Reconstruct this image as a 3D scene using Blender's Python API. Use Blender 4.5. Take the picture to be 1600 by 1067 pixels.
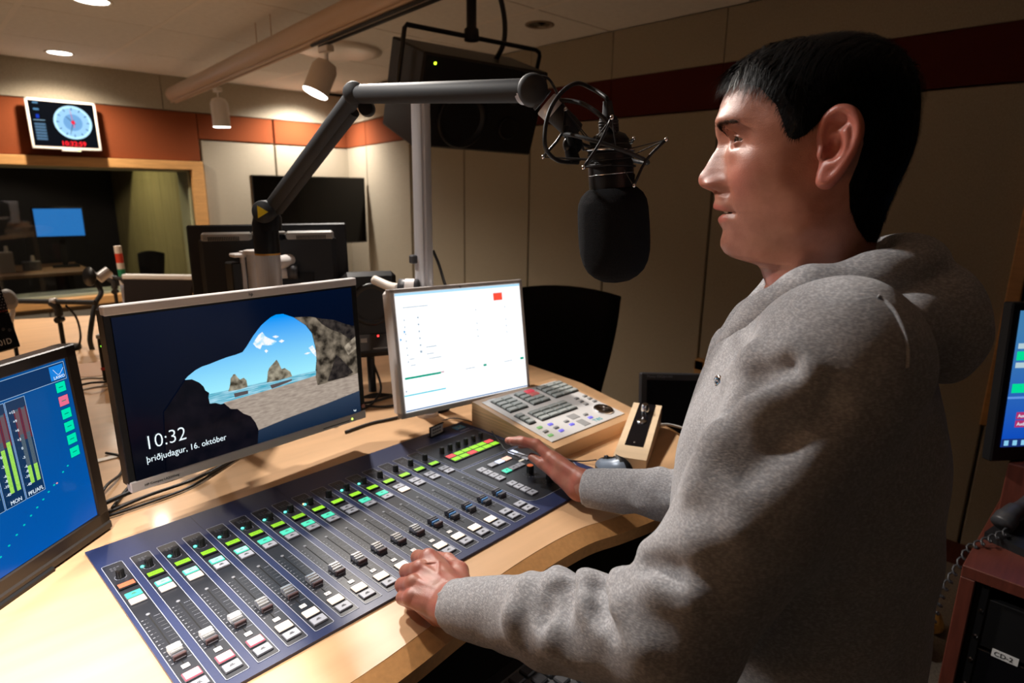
import bpy, bmesh, math, random
import numpy as np
from mathutils import Matrix, Vector
random.seed(7)
for o in list(bpy.data.objects): bpy.data.objects.remove(o)
SC = bpy.context.scene
COL = SC.collection
PI = math.pi

# ------------------------------------------------------------------ camera
cam_d = bpy.data.cameras.new('camera'); cam = bpy.data.objects.new('camera', cam_d); COL.objects.link(cam)
_p, _r, _y = .2396, .013, .7702
_f = Vector((math.sin(_y)*math.cos(_p), math.cos(_y)*math.cos(_p), -math.sin(_p)))
_t = Vector((math.cos(_y), -math.sin(_y), 0)); _u = _t.cross(_f)
_R = _t*math.cos(_r)+_u*math.sin(_r); _U = -_t*math.sin(_r)+_u*math.cos(_r)
cam.matrix_world = Matrix(((_R.x,_U.x,-_f.x,0),(_R.y,_U.y,-_f.y,0),(_R.z,_U.z,-_f.z,1.65),(0,0,0,1)))
cam_d.sensor_width = 36; cam_d.lens = 965*36/1600; cam_d.clip_start = .02; cam_d.clip_end = 60
cam_d.dof.use_dof = True; cam_d.dof.focus_distance = .88; cam_d.dof.aperture_fstop = 5.6
SC.camera = cam

# ------------------------------------------------------------------ world, exposure
w = bpy.data.worlds.new('room_dark'); SC.world = w; w.use_nodes = True
w.node_tree.nodes['Background'].inputs[0].default_value = (.9,.95,1,1)
w.node_tree.nodes['Background'].inputs[1].default_value = .02
SC.view_settings.view_transform = 'Standard'; SC.view_settings.look = 'None'
SC.view_settings.gamma = 1; SC.view_settings.use_curve_mapping = False
SC.view_settings.exposure = 0.0

# ------------------------------------------------------------------ lights of the room (ceiling spots and added fill)
def spot(name, loc, target, watt, ang, col=(1,.86,.68), blend=.5, r=.04):
    l = bpy.data.lights.new(name, 'SPOT'); l.energy = watt; l.spot_size = math.radians(ang); l.spot_blend = blend
    l.color = col; l.shadow_soft_size = r
    o = bpy.data.objects.new(name, l); COL.objects.link(o); o.location = loc
    o.rotation_euler = (Vector(target)-Vector(loc)).to_track_quat('-Z','Y').to_euler()
    return o
WARM = (1,.86,.70); NEUT = (1,.92,.84)
spot('desk_spot_light', (1.05,2.0,2.52), (.72,.55,1.15), 120, 80, NEUT, .6, .04)
spot('left_spot_light', (.22,1.62,2.55), (.62,.45,1.25), 84, 76, (1,.95,.90), .7, .05)
spot('corner_spot_light', (-.30,.70,2.55), (-.16,.82,1.0), 400, 46, NEUT, 1.0, .05)
spot('wall_downlight_lamp', (1.014,5.893,2.56), (1.014,5.98,0), 95, 150, WARM, .8, .04)
spot('wall_downlight_lamp', (3.0,5.95,2.56), (3.0,6.02,0), 150, 150, NEUT, .8, .04)
spot('room_downlight_and_fill', (.889,4.141,2.56), (.889,4.141,0), 150, 140, WARM, .8, .04)
spot('room_downlight_and_fill', (-.2,3.2,2.56), (-.1,3.4,0), 45, 140, WARM, .8, .04)  # added fill without a fitting, lifts walls and ceiling
spot('back_fill_spot', (-.9,3.2,2.56), (-.9,3.2,0), 20, 130, WARM, .8, .04)  # second added fill, no fitting above it

# ------------------------------------------------------------------ materials
MATS = {}
def mat(name, col=(.5,.5,.5), rough=.5, metal=0, emit=None, estr=0, noise=0, nscale=40, bump=0, bscale=200, spec=.5, coat=0, sss=0, aniso=None, alpha=1, trans=0):
    if name in MATS: return MATS[name]
    m = bpy.data.materials.new(name); m.use_nodes = True; nt = m.node_tree; b = nt.nodes['Principled BSDF']
    b.inputs['Base Color'].default_value = (*col,1); b.inputs['Roughness'].default_value = rough
    b.inputs['Metallic'].default_value = metal; b.inputs['Specular IOR Level'].default_value = spec
    if coat: b.inputs['Coat Weight'].default_value = coat; b.inputs['Coat Roughness'].default_value = .1
    if emit: b.inputs['Emission Color'].default_value = (*emit,1); b.inputs['Emission Strength'].default_value = estr
    if trans: b.inputs['Transmission Weight'].default_value = trans
    tc = nt.nodes.new('ShaderNodeTexCoord')
    def noise_node(sc, det=4):
        n = nt.nodes.new('ShaderNodeTexNoise'); n.inputs['Detail'].default_value = det
        n.inputs['Scale'].default_value = 1
        mp = nt.nodes.new('ShaderNodeMapping'); mp.inputs['Scale'].default_value = (sc if isinstance(sc, tuple) else (sc,sc,sc))
        nt.links.new(tc.outputs['Object'], mp.inputs[0]); nt.links.new(mp.outputs[0], n.inputs['Vector']); return n
    if noise:
        n = noise_node(nscale); r = nt.nodes.new('ShaderNodeValToRGB')
        r.color_ramp.elements[0].position = .3; r.color_ramp.elements[1].position = .7
        r.color_ramp.elements[0].color = (*[max(0,c*(1-noise)) for c in col],1); r.color_ramp.elements[1].color = (*[min(1,c*(1+noise)) for c in col],1)
        nt.links.new(n.outputs['Fac'], r.inputs[0]); nt.links.new(r.outputs[0], b.inputs['Base Color'])
    if bump:
        n = noise_node(bscale); bp = nt.nodes.new('ShaderNodeBump'); bp.inputs['Strength'].default_value = bump; bp.inputs['Distance'].default_value = .002
        nt.links.new(n.outputs['Fac'], bp.inputs['Height']); nt.links.new(bp.outputs[0], b.inputs['Normal'])
    MATS[name] = m; return m
def glow(name, col, s):
    return mat(name, tuple(c*.3 for c in col), .4, emit=col, estr=s)

tan   = mat('tan_fabric', (.38,.33,.25), .95, noise=.14, nscale=(300,300,120), bump=.5, bscale=500, spec=.15)
rustd = mat('dark_band_fabric', (.085,.016,.012), .95, noise=.12, nscale=(300,300,120), bump=.4, bscale=500, spec=.1)  # band colour of the back wall, darker than the rust used elsewhere
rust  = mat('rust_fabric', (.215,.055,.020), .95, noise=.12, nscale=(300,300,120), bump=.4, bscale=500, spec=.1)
ceilm = mat('ceiling_tile', (.82,.77,.71), .9, noise=.04, nscale=30, bump=.15, bscale=300, spec=.2)
ceilt = mat('ceiling_grid', (.85,.78,.70), .6)
carpet= mat('carpet', (.26,.21,.16), 1, noise=.3, nscale=120)
birch = mat('birch_veneer', (.64,.395,.215), .36, noise=.09, nscale=(3,26,26), bump=.08, bscale=(8,120,60), coat=.15)
birch2= mat('birch_edge', (.50,.25,.09), .4, noise=.10, nscale=(120,120,120), bump=.1)
ply   = mat('birch_ply', (.66,.42,.22), .5, noise=.25, nscale=(2,4,220))
oak   = mat('window_frame_wood', (.62,.33,.12), .4, noise=.12, nscale=(8,8,60))
pale  = mat('pale_wood', (.86,.66,.44), .45, noise=.06, nscale=(60,6,40))
redw  = mat('red_brown_wood', (.115,.028,.017), .45, noise=.2, nscale=(10,80,10), bump=.1)
blk   = mat('black_plastic', (.012,.012,.013), .38, bump=.05, bscale=900, spec=.3)
blk2  = mat('dark_plastic', (.045,.045,.05), .42, bump=.05, bscale=900)
gloss = mat('gloss_black', (.006,.006,.008), .08, spec=.6)
armm  = mat('arm_black', (.032,.034,.037), .62, spec=.3, bump=.05, bscale=700)
rub   = mat('rubber', (.012,.012,.013), .45)
silv  = mat('silver_plastic', (.70,.655,.635), .38)
alu   = mat('brushed_aluminium', (.60,.60,.63), .34, metal=.2, noise=.06, nscale=(400,400,4))
chrome= mat('chrome', (.8,.8,.82), .12, metal=1)
white = mat('white_paint', (.82,.74,.66), .35)
whitep= mat('white_plastic', (.8,.8,.8), .4)
foam  = mat('black_foam', (.010,.010,.011), .98, noise=.5, nscale=900, bump=1, bscale=900, spec=.1)
blackf= mat('black_fabric', (.008,.008,.009), .95, bump=.3, bscale=500, spec=.1)
navy  = mat('console_navy', (.022,.032,.095), .36, noise=.05, nscale=300, bump=.05, bscale=1200)
strip_m = mat('strip_charcoal', (.017,.019,.026), .34, noise=.05, nscale=300)
line_m = mat('console_line', (.45,.48,.58), .5)
tick_m = mat('tick_grey', (.22,.23,.26), .5)

# ------------------------------------------------------------------ mesh builder
def frame(ax, ref=(0,0,1)):
    a = Vector(ax).normalized(); r = Vector(ref)
    if abs(a.dot(r)) > .98: r = Vector((1,0,0)) if abs(a.x) < .9 else Vector((0,1,0))
    u = r.cross(a).normalized(); v = a.cross(u); return u, v, a
class MB:
    def __init__(s): s.v = []; s.f = []; s.m = []; s.mats = []; s.sm = []
    def mi(s, m):
        if m not in s.mats: s.mats.append(m)
        return s.mats.index(m)
    def add(s, vs, fs, m, M=None, smooth=False):
        o = len(s.v); k = s.mi(m)
        s.v += [tuple(M @ Vector(p)) if M else tuple(p) for p in vs]
        for f in fs: s.f.append([o+i for i in f]); s.m.append(k); s.sm.append(smooth)
        return s
    def box(s, c, d, m, bev=0, M=None, taper=1):
        hx,hy,hz = d[0]/2,d[1]/2,d[2]/2
        b = min(bev, hx*.9, hy*.9, hz*.9)
        if not b:
            vs = [(c[0]+x*hx*(taper if z>0 else 1), c[1]+y*hy*(taper if z>0 else 1), c[2]+z*hz) for z in (-1,1) for x,y in ((-1,-1),(1,-1),(1,1),(-1,1))]
            fs = [(3,2,1,0),(4,5,6,7),(0,1,5,4),(1,2,6,5),(2,3,7,6),(3,0,4,7)]
            return s.add(vs, fs, m, M)
        vs = []
        def ring(x, y, z): 
            for sx,sy in ((-1,-1),(1,-1),(1,1),(-1,1)):
                if sx*sy > 0: vs.extend([(c[0]+sx*x, c[1]+sy*(y-b) if (x==hx) else c[1]+sy*y, c[2]+z),(c[0]+sx*(x-b), c[1]+sy*y, c[2]+z)])
                else: vs.extend([(c[0]+sx*(x-b), c[1]+sy*y, c[2]+z),(c[0]+sx*x, c[1]+sy*(y-b), c[2]+z)])
        def ring2(x, y, z, r):
            pts = [(-x,-y+r),(-x+r,-y),(x-r,-y),(x,-y+r),(x,y-r),(x-r,y),(-x+r,y),(-x,y-r)]
            vs.extend([(c[0]+a, c[1]+e, c[2]+z) for a,e in pts])
        ring2(hx-b*.99,hy-b*.99,-hz,b*.01+1e-6); ring2(hx,hy,-hz+b,b); ring2(hx,hy,hz-b,b); ring2(hx-b*.99,hy-b*.99,hz,b*.01+1e-6)
        fs = [tuple(range(7,-1,-1)), tuple(range(24,32))]
        for k in range(3):
            for i in range(8): j=(i+1)%8; fs.append((k*8+i,k*8+j,(k+1)*8+j,(k+1)*8+i))
        return s.add(vs, fs, m, M)
    def lathe(s, prof, m, c=(0,0,0), ax=(0,0,1), n=24, M=None, smooth=True, caps=True):
        u,v,a = frame(ax); vs=[]; fs=[]; C=Vector(c)
        for r,h in prof:
            for i in range(n):
                t=2*PI*i/n; vs.append(tuple(C+u*(r*math.cos(t))+v*(r*math.sin(t))+a*h))
        for k in range(len(prof)-1):
            for i in range(n): j=(i+1)%n; fs.append((k*n+i,k*n+j,(k+1)*n+j,(k+1)*n+i))
        s.add(vs, fs, m, M, smooth)
        if caps:
            s.add(vs[:n], [tuple(range(n-1,-1,-1))], m, M); s.add(vs[-n:], [tuple(range(n))], m, M)
        return s
    def cyl(s, c, r, h, m, ax=(0,0,1), n=20, M=None, bev=0):
        if bev: return s.lathe([(r-bev,0),(r,bev),(r,h-bev),(r-bev,h)], m, c, ax, n, M)
        return s.lathe([(r,0),(r,h)], m, c, ax, n, M)
    def rod(s, a, b, r, m, n=12, M=None, r2=None):
        d = Vector(b)-Vector(a); return s.lathe([(r,0),(r2 or r,d.length)], m, a, d, n, M)
    def tube(s, pts, r, m, n=8, M=None, sub=6, caps=True):
        P=[Vector(p) for p in pts]
        if sub and len(P)>2:
            Q=[]
            E=[2*P[0]-P[1]]+P+[2*P[-1]-P[-2]]
            for i in range(1,len(E)-2):
                for k in range(sub):
                    t=k/sub; a,b,c,d=E[i-1],E[i],E[i+1],E[i+2]
                    Q.append(.5*((2*b)+(c-a)*t+(2*a-5*b+4*c-d)*t*t+(3*b-a-3*c+d)*t**3))
            Q.append(P[-1]); P=Q
        vs=[]; fs=[]; up=None
        for i,p in enumerate(P):
            d=(P[min(i+1,len(P)-1)]-P[max(i-1,0)]).normalized()
            if up is None: u,v,_=frame(d)
            else:
                u=(up-d*up.dot(d)); u=u.normalized() if u.length>1e-6 else frame(d)[0]; v=d.cross(u)
            up=u; rr=r[min(i*len(r)//len(P),len(r)-1)] if isinstance(r,(list,tuple)) else r
            for k in range(n): t=2*PI*k/n; vs.append(tuple(p+u*(rr*math.cos(t))+v*(rr*math.sin(t))))
        for i in range(len(P)-1):
            for k in range(n): j=(k+1)%n; fs.append((i*n+k,i*n+j,(i+1)*n+j,(i+1)*n+k))
        if caps: fs += [tuple(range(n-1,-1,-1)), tuple(range((len(P)-1)*n, len(P)*n))]
        return s.add(vs, fs, m, M, True)
    def prism(s, pts, z0, z1, m, M=None, m2=None):
        n=len(pts); vs=[(x,y,z0) for x,y in pts]+[(x,y,z1) for x,y in pts]
        s.add(vs, [tuple(range(n-1,-1,-1)), tuple(range(n,2*n))], m, M)
        return s.add(vs, [(i,(i+1)%n,n+(i+1)%n,n+i) for i in range(n)], m2 or m, M)
    def poly(s, pts, m, M=None): return s.add(pts, [tuple(range(len(pts)))], m, M)
    def mesh(s, name):
        me = bpy.data.meshes.new(name); me.from_pydata(s.v, [], s.f)
        for m in s.mats: me.materials.append(m)
        me.polygons.foreach_set('material_index', s.m); me.polygons.foreach_set('use_smooth', s.sm); me.update(); return me
    def build(s, name, parent=None, label=None):
        o = bpy.data.objects.new(name, s.mesh(name)); COL.objects.link(o)
        if parent: o.parent = parent
        if label: o['label'] = label
        return o
def frame_rect(w, h, r, k=4):   # rounded rectangle outline
    pts=[]
    for cx,cy,a0 in ((w/2-r,h/2-r,0),(-w/2+r,h/2-r,90),(-w/2+r,-h/2+r,180),(w/2-r,-h/2+r,270)):
        for i in range(k+1): a=math.radians(a0+90*i/k); pts.append((cx+r*math.cos(a), cy+r*math.sin(a)))
    return pts
def tag(o, label, cat, group=None, kind=None):
    o['label']=label; o['category']=cat
    if group: o['group']=group
    if kind: o['kind']=kind
    return o
def thing(name, label, cat, loc=(0,0,0), rot=None, group=None):
    o = bpy.data.objects.new(name, None); COL.objects.link(o); o.empty_display_size=.05
    M = rot.to_4x4() if rot else Matrix.Identity(4); M = Matrix.Translation(loc) @ M; o.matrix_world = M
    return tag(o, label, cat, group)
def struct(name, mb, parent=None):
    o = mb.build(name, parent)
    if not parent: o['kind']='structure'
    return o
def copy_tree(o, parent=None):
    c = o.copy(); COL.objects.link(c)
    if parent: c.parent = parent
    for ch in list(o.children): copy_tree(ch, c)
    return c
def rotz(a): return Matrix.Rotation(a, 3, 'Z')
def basis(x, y, z): return Matrix((x, y, z)).transposed()   # columns
def text(body, size, m, M, parent, name='lettering', align='LEFT', ext=.0002, sx=1.0, label=None, off=0):
    c = bpy.data.curves.new('lettering', 'FONT'); c.body = body; c.size = size; c.extrude = ext; c.offset = off; c.align_x = align; c.resolution_u = 3
    t = bpy.data.objects.new('tmp', c); COL.objects.link(t)
    me = bpy.data.meshes.new_from_object(t); bpy.data.objects.remove(t)
    me.transform(M @ Matrix.Diagonal((sx,1,1,1))); me.materials.clear(); me.materials.append(m)
    o = bpy.data.objects.new(name, me); COL.objects.link(o); o.parent = parent
    if label: o['label']=label
    return o
T = Matrix.Translation
# ================================================================== room
XB, YA, ZC = 3.28, 6.35, 2.6
f = MB().box((.2,4.2,-.05),(9,14.5,.1),carpet); struct('floor', f)
# ceiling slab, trim lines between tiles
c = MB().box((.2,2.4,ZC+.08),(9,8.4,.1),ceilm); ceiling = struct('ceiling', c)
xs = [-4.2,-2.7,-2.0,-1.35,-.68,.0,.62,1.30,1.98,2.62,3.30]; ys = [-1.7,-.6,.6,1.65,2.55,3.55,4.55,5.45,6.36]
for i in range(len(xs)-1):
    for j in range(len(ys)-1):
        a,b,c_,d = xs[i]+.006,xs[i+1]-.006,ys[j]+.005,ys[j+1]-.005
        MB().box(((a+b)/2,(c_+d)/2,ZC+.015),(b-a,d-c_,.03),ceilm,.003).build('ceiling_tile', ceiling)
g = MB()
for x in xs[1:-1]: g.box((x,2.3,ZC+.012),(.028,8.1,.026),ceilt)
g.build('ceiling_grid', ceiling)
# window wall (left in the picture)
W0, W1, S0, S1 = -1.6, 1.97, .72, 1.80      # glazed opening
wl = MB(); 
wl.box((-2.9,YA+.10,1.3),(2.6,.16,2.6),tan); wl.box((2.95,YA+.10,1.3),(1.96-.02,.16,2.6),tan)
wl.box(((W0+W1)/2,YA+.10,(S1+2.6)/2),(W1-W0,.16,2.6-S1),tan); wl.box(((W0+W1)/2,YA+.10,S0/2),(W1-W0,.16,S0),tan)
wall_left = struct('wall_left', wl)
for x0,x1 in ((-4.2,-2.2),(-2.2,-.2),(-.2,1.8),(1.8,3.62)): MB().box(((x0+x1)/2,YA,2.455),(x1-x0-.004,.03,.29),tan,.003).build('panel', wall_left)
for x0,x1 in ((-4.2,-1.2),(-1.2,2.07)): MB().box(((x0+x1)/2,YA,2.09),(x1-x0-.006,.034,.425),rust,.004).build('panel', wall_left, 'rust brown fabric band panel')
for x0,x1 in ((2.07,2.78),(2.79,3.62)): MB().box(((x0+x1)/2,YA,2.19),(x1-x0-.008,.034,.225),rust,.004).build('panel', wall_left, 'rust brown fabric band panel')
for x0,x1 in ((2.085,2.78),(2.79,3.62)): MB().box(((x0+x1)/2,YA,1.035),(x1-x0-.008,.034,2.055),tan,.004).build('panel', wall_left)
for x0,x1 in ((-4.2,-1.7),(-1.7,-.4),(-.4,.75),(.75,2.07)): MB().box(((x0+x1)/2,YA,.31),(x1-x0-.008,.034,.60),mat('grey_fabric',(.26,.25,.22),.95,noise=.1,nscale=200),.004).build('panel', wall_left, 'grey fabric panel under the window')
# window frame + panes
wf = MB()
wf.box(((W0+W1)/2,YA-.03,S1+.035),(W1-W0+.2,.07,.075),oak,.004); wf.box((W1+.05,YA-.03,(S0+S1)/2),(.10,.069,S1-S0+.145),oak,.004)
wf.box((W0-.05,YA-.03,(S0+S1)/2),(.10,.07,S1-S0+.12),oak,.004); wf.box(((W0+W1)/2,YA-.03,S0-.035),(W1-W0+.2,.09,.07),oak,.004)
win = struct('window_1', wf)
rv = MB(); rev = mat('window_reveal', (.35,.36,.22), .6)
rv.box((W1-.01,YA+.17,(S0+S1)/2),(.02,.3,S1-S0),rev); rv.box(((W0+W1)/2,YA+.17,S0+.01),(W1-W0,.3,.02),mat('sill_green',(.36,.40,.30),.5)); rv.box(((W0+W1)/2,YA+.17,S1-.01),(W1-W0,.3,.02),rev)
rv.build('reveal', win, 'pale green painted reveal')
gm = mat('window_glass', (1,1,1), .02, trans=1, spec=.5); gm.node_tree.nodes['Principled BSDF'].inputs['IOR'].default_value = 1.45
MB().box(((W0+W1)/2,YA+.05,(S0+S1)/2),(W1-W0,.008,S1-S0),gm).build('pane', win)
# studio beyond the glass
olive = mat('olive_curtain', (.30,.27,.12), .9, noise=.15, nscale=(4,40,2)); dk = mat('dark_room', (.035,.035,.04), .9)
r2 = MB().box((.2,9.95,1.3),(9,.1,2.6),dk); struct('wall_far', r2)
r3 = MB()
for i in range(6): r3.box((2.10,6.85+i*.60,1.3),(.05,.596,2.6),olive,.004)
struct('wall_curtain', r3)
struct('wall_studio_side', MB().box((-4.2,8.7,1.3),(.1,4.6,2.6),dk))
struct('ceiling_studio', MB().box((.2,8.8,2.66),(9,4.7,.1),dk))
# back wall, segment beyond the pole, right wall etc.
wall_back = struct('wall_back', MB().box((XB+.11,.95,1.3),(.16,7.5,2.6),tan))
jy = [-2.8,-1.4,.39,1.775,2.515,3.208,3.937,4.66]
for a,b in zip(jy[:-1],jy[1:]):
    MB().box((XB,(a+b)/2,1.04),(.034,b-a-.012,2.10),tan,.004).build('panel', wall_back)
    MB().box((XB,(a+b)/2,2.21),(.034,b-a-.003,.225),rustd,.003).build('panel', wall_back, 'fabric band panel coloured dark maroon')
    MB().box((XB,(a+b)/2,2.46),(.034,b-a-.003,.27),tan,.003).build('panel', wall_back)
A = Vector((3.62,6.36,0)); B = Vector((3.28,4.68,0)); D=(B-A); L=D.length; ang=math.atan2(D.y,D.x)
M = T(A) @ Matrix.Rotation(ang,4,'Z')
wall_corner = struct('wall_corner', MB().box((L/2,.10,1.3),(L,.16,2.6),tan,M=M))
for a,b in ((0,.62),(.63,L)):
    MB().box(((a+b)/2,0,1.04),(b-a-.008,.034,2.06),tan,.004,M=M).build('panel', wall_corner)
    MB().box(((a+b)/2,0,2.19),(b-a-.002,.036,.225),rust,.003,M=M).build('panel', wall_corner, 'rust brown fabric band panel')
    MB().box(((a+b)/2,0,2.455),(b-a-.002,.034,.28),tan,.003,M=M).build('panel', wall_corner)
wdk = mat('dark_wall_fabric', (.05,.042,.035), .95)
struct('wall_right', MB().box((.0,-2.0,1.3),(7.5,.1,2.6),wdk))
struct('wall_near', MB().box((-3.9,2.2,1.3),(.1,8.4,2.6),wdk))
struct('baseboard_back', MB().box((XB-.03,.9,.05),(.02,7.4,.1),redw))
# wood framed doorway / glazing on the back wall
fr = MB()
fr.box((XB-.03,1.745,.35),(.05,.06,.70),oak,.004); fr.box((XB-.03,1.35,.665),(.05,.85,.06),oak,.004)
fr.box((XB-.025,1.35,.33),(.02,.75,.62),blk)
d1 = struct('trim_1', fr)
fr = MB(); GW = mat('grey_board',(.20,.19,.18),.7)
fr.box((XB-.04,.372,1.25),(.06,.05,1.12),oak,.004); fr.box((XB-.04,-.10,.715),(.06,.95,.05),oak,.004); fr.box((XB-.04,-.10,1.8),(.06,.95,.05),oak,.004)
fr.box((XB-.03,-.10,1.25),(.02,.9,1.05),mat('notice_board_back',(.02,.018,.015),.6))
nb = thing('notice_board','wood framed dark notice board with grey sheets on back wall at far right','board')
fr.build('frame', nb); MB().box((XB-.05,.12,1.40),(.012,.42,.48),GW).build('sheet', nb); MB().box((XB-.05,.14,1.02),(.012,.16,.14),GW,M=None).build('sheet', nb)
# ================================================================== desk
ZD = 1.045
desk = thing('desk','long curved birch veneer studio desk with mixing console set on it','desk',(0,0,0))
top = [(-1.6,.585),(.05,.595),(.33,.608),(.50,.632),(.66,.650),(.80,.652),(.92,.615),(1.02,.60),(1.20,.66),(1.335,.745),(1.42,.95),(1.50,1.22),(1.54,1.6),(1.42,2.2),(1.15,2.9),(.72,3.42),(.2,3.62),(-.6,3.65),(-1.6,3.5)]
def catmull2(P_, m_):
    E_=[(2*P_[0][0]-P_[1][0],2*P_[0][1]-P_[1][1])]+list(P_)+[(2*P_[-1][0]-P_[-2][0],2*P_[-1][1]-P_[-2][1])]; o=[]
    for i in range(1,len(E_)-2):
        for k in range(m_):
            t=k/m_; o.append(tuple(.5*((2*E_[i][q])+(E_[i+1][q]-E_[i-1][q])*t+(2*E_[i-1][q]-5*E_[i][q]+4*E_[i+1][q]-E_[i+2][q])*t*t+(3*E_[i][q]-E_[i-1][q]-3*E_[i+1][q]+E_[i+2][q])*t**3) for q in (0,1)))
    return o+[P_[-1]]
near = catmull2([(.05,.595),(.33,.608),(.50,.630),(.66,.648),(.80,.648),(.90,.625),(1.02,.612),(1.18,.655),(1.335,.755),(1.42,.95)], 5)
top = [top[0]]+near+top[11:]
MB().prism(top, 1.008, ZD, birch).build('worktop', desk)
# bevelled front apron that follows the near edge
ap = MB()
P = [Vector((x,y,0)) for x,y in [(-1.6,.585)]+near]
NN=[]
for k_ in range(len(P)):
    d=(P[min(k_+1,len(P)-1)]-P[max(k_-1,0)]).normalized(); NN.append(Vector((d.y,-d.x,0)))
for k_ in range(len(P)-1):
    a,b=P[k_],P[k_+1]; a2=a+NN[k_]*.030; b2=b+NN[k_+1]*.030
    ap.add([(a.x,a.y,1.0445),(b.x,b.y,1.0445),(b2.x,b2.y,1.029),(a2.x,a2.y,1.029),(a2.x,a2.y,1.006),(b2.x,b2.y,1.006),(a.x,a.y+.04,1.006),(b.x,b.y+.04,1.006)],[(0,3,2,1),(3,4,5,2),(4,6,7,5)],birch2)
ap.build('front_edge', desk, 'darker orange brown front edge')
leg = MB().box((1.25,1.6,.5),(.05,.8,1.0),pale); leg.build('leg', desk, 'pale side panel under the desk')
MB().box((-.9,1.6,.5),(.05,.8,1.0),pale).build('leg', desk)
MB().box((.25,2.9,.5),(1.0,.05,1.0),pale).build('leg', desk)
MB().box((.9,1.30,.50),(.5,.5,.98),blk).build('equipment_box', desk)
# inlaid strips / cable tray lines seen on the top between the screens
tr = MB(); W_ = mat('tray_edge_white',(.85,.80,.72),.4)
tr.box((.16,1.57,ZD+.0015),(.24,.018,.003),W_,M=T((0.05,0,0)))
tr.build('edge_strip', desk, 'white edge strip set in the worktop')
hole = MB(); hole.lathe([(.105,0),(.105,.0015)],mat('grommet_wood',(.38,.17,.06),.5),(.40,2.42,ZD),n=32); hole.build('cable_well', desk, 'round darker cable well')

# ================================================================== mixing console
cu = Vector((.9988,.05,0)); cv = Vector((-.05,.9988,0))
console = thing('mixing_console','navy blue broadcast mixing console with sixteen fader strips and orange knobs','console',(.130,1.160,ZD+.0005),basis(cu,cv,Vector((0,0,1))))
ZT = .0045                                    # top plate level
def R(s,t): return (s,-t)
MB().prism([R(0,0),R(.853,-.0),R(.872,.40),R(.872,.468),R(0,.468)][::-1],0,ZT,navy).build('base_plate', console)
seams = MB()
for s in (.1669,.3301,.4933,.6487): seams.box((s,-.035,ZT+.0001),(.0006,.07,.0003),strip_m)
seams.build('module_joint', console)
disp_f = mat('display_bezel',(.01,.01,.012),.3)
lime = glow('lime_display',(.32,.75,.02),.75); lime2 = glow('lime_display_bright',(.36,.82,.03),.95)
orange = glow('orange_display',(1,.22,.10),.95); redd = glow('red_display',(1,.10,.10),.95)
mint = glow('mint_button',(.10,.95,.62),.75); mintw = glow('mint_white_button',(.45,1,.82),1.0)
peach = glow('peach_button',(1,.78,.60),1.25); pinkr = glow('pink_red_button',(1,.16,.22),.9); wht = glow('white_lit_button',(1,.9,.84),1.5)
greyb = mat('grey_button',(.42,.44,.50),.45); greyf = mat('button_frame',(.10,.10,.115),.4); printm = mat('button_print',(.12,.12,.13),.5)
ledm = glow('mint_led',(.1,1,.75),3); ledo = glow('amber_led',(1,.6,.25),2.5)
capm = mat('fader_cap_silver',(.58,.58,.58),.25,metal=.7); capw = mat('fader_cap_white',(.80,.80,.80),.35); capd = mat('fader_cap_dark',(.10,.10,.115),.3); capr = mat('fader_cap_base',(.10,.06,.06),.3)
capbl = mat('fader_line_blue',(.10,.28,.60),.3)
def outline(mb, x0,y0,x1,y1,r,wd,z,m):
    a=frame_rect(x1-x0,y1-y0,r); b=frame_rect(x1-x0-2*wd,y1-y0-2*wd,max(r-wd,.0002)); cx,cy=(x0+x1)/2,(y0+y1)/2
    vs=[(cx+p[0],cy+p[1],z) for p in a]+[(cx+p[0],cy+p[1],z) for p in b]; n=len(a)
    mb.add(vs,[(i,(i+1)%n,n+(i+1)%n,n+i) for i in range(n)],m)
def button(parent, x, y, w_, h_, core, rim=None, name='button', mark=True, label=None):
    b = MB(); b.box((x,y,ZT+.0012),(w_,h_,.0022),greyf,.0006)
    b.box((x,y,ZT+.0028),(w_-.0016,h_-.0016,.0020),rim or core,.0006)
    if rim: b.box((x,y,ZT+.0040),(w_-.0045,h_-.0045,.0006),core)
    if mark: b.box((x,y-.001,ZT+.0044),(w_*.32,.0009,.0002),printm); b.box((x,y+.0012,ZT+.0044),(w_*.2,.0009,.0002),printm)
    return b.build(name, parent, label)
PITCH, LEFT = .0408, .0060
topc = ['m','mw','mw','mw','mw','m','m','m','m','g','m','m','g','g','g','g']
secc = ['w','w','w','g','g','g','g','g','g','g','g','g','p','g','g','g']
botc = ['k','k','k']+['p']*11+['g','g']
leds = {2,3,4,5,6,7,8,9,11,12}
capt = [.362,.362,.357,.353,.352,.352,.351,.352,.350,.350,.350,.352,.353,.355,.356,.357]
core = {'m':(mint,None),'mw':(mintw,mint),'g':(greyb,None),'w':(wht,peach),'p':(wht,peach),'k':(wht,pinkr)}
SX0=.0290
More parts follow.
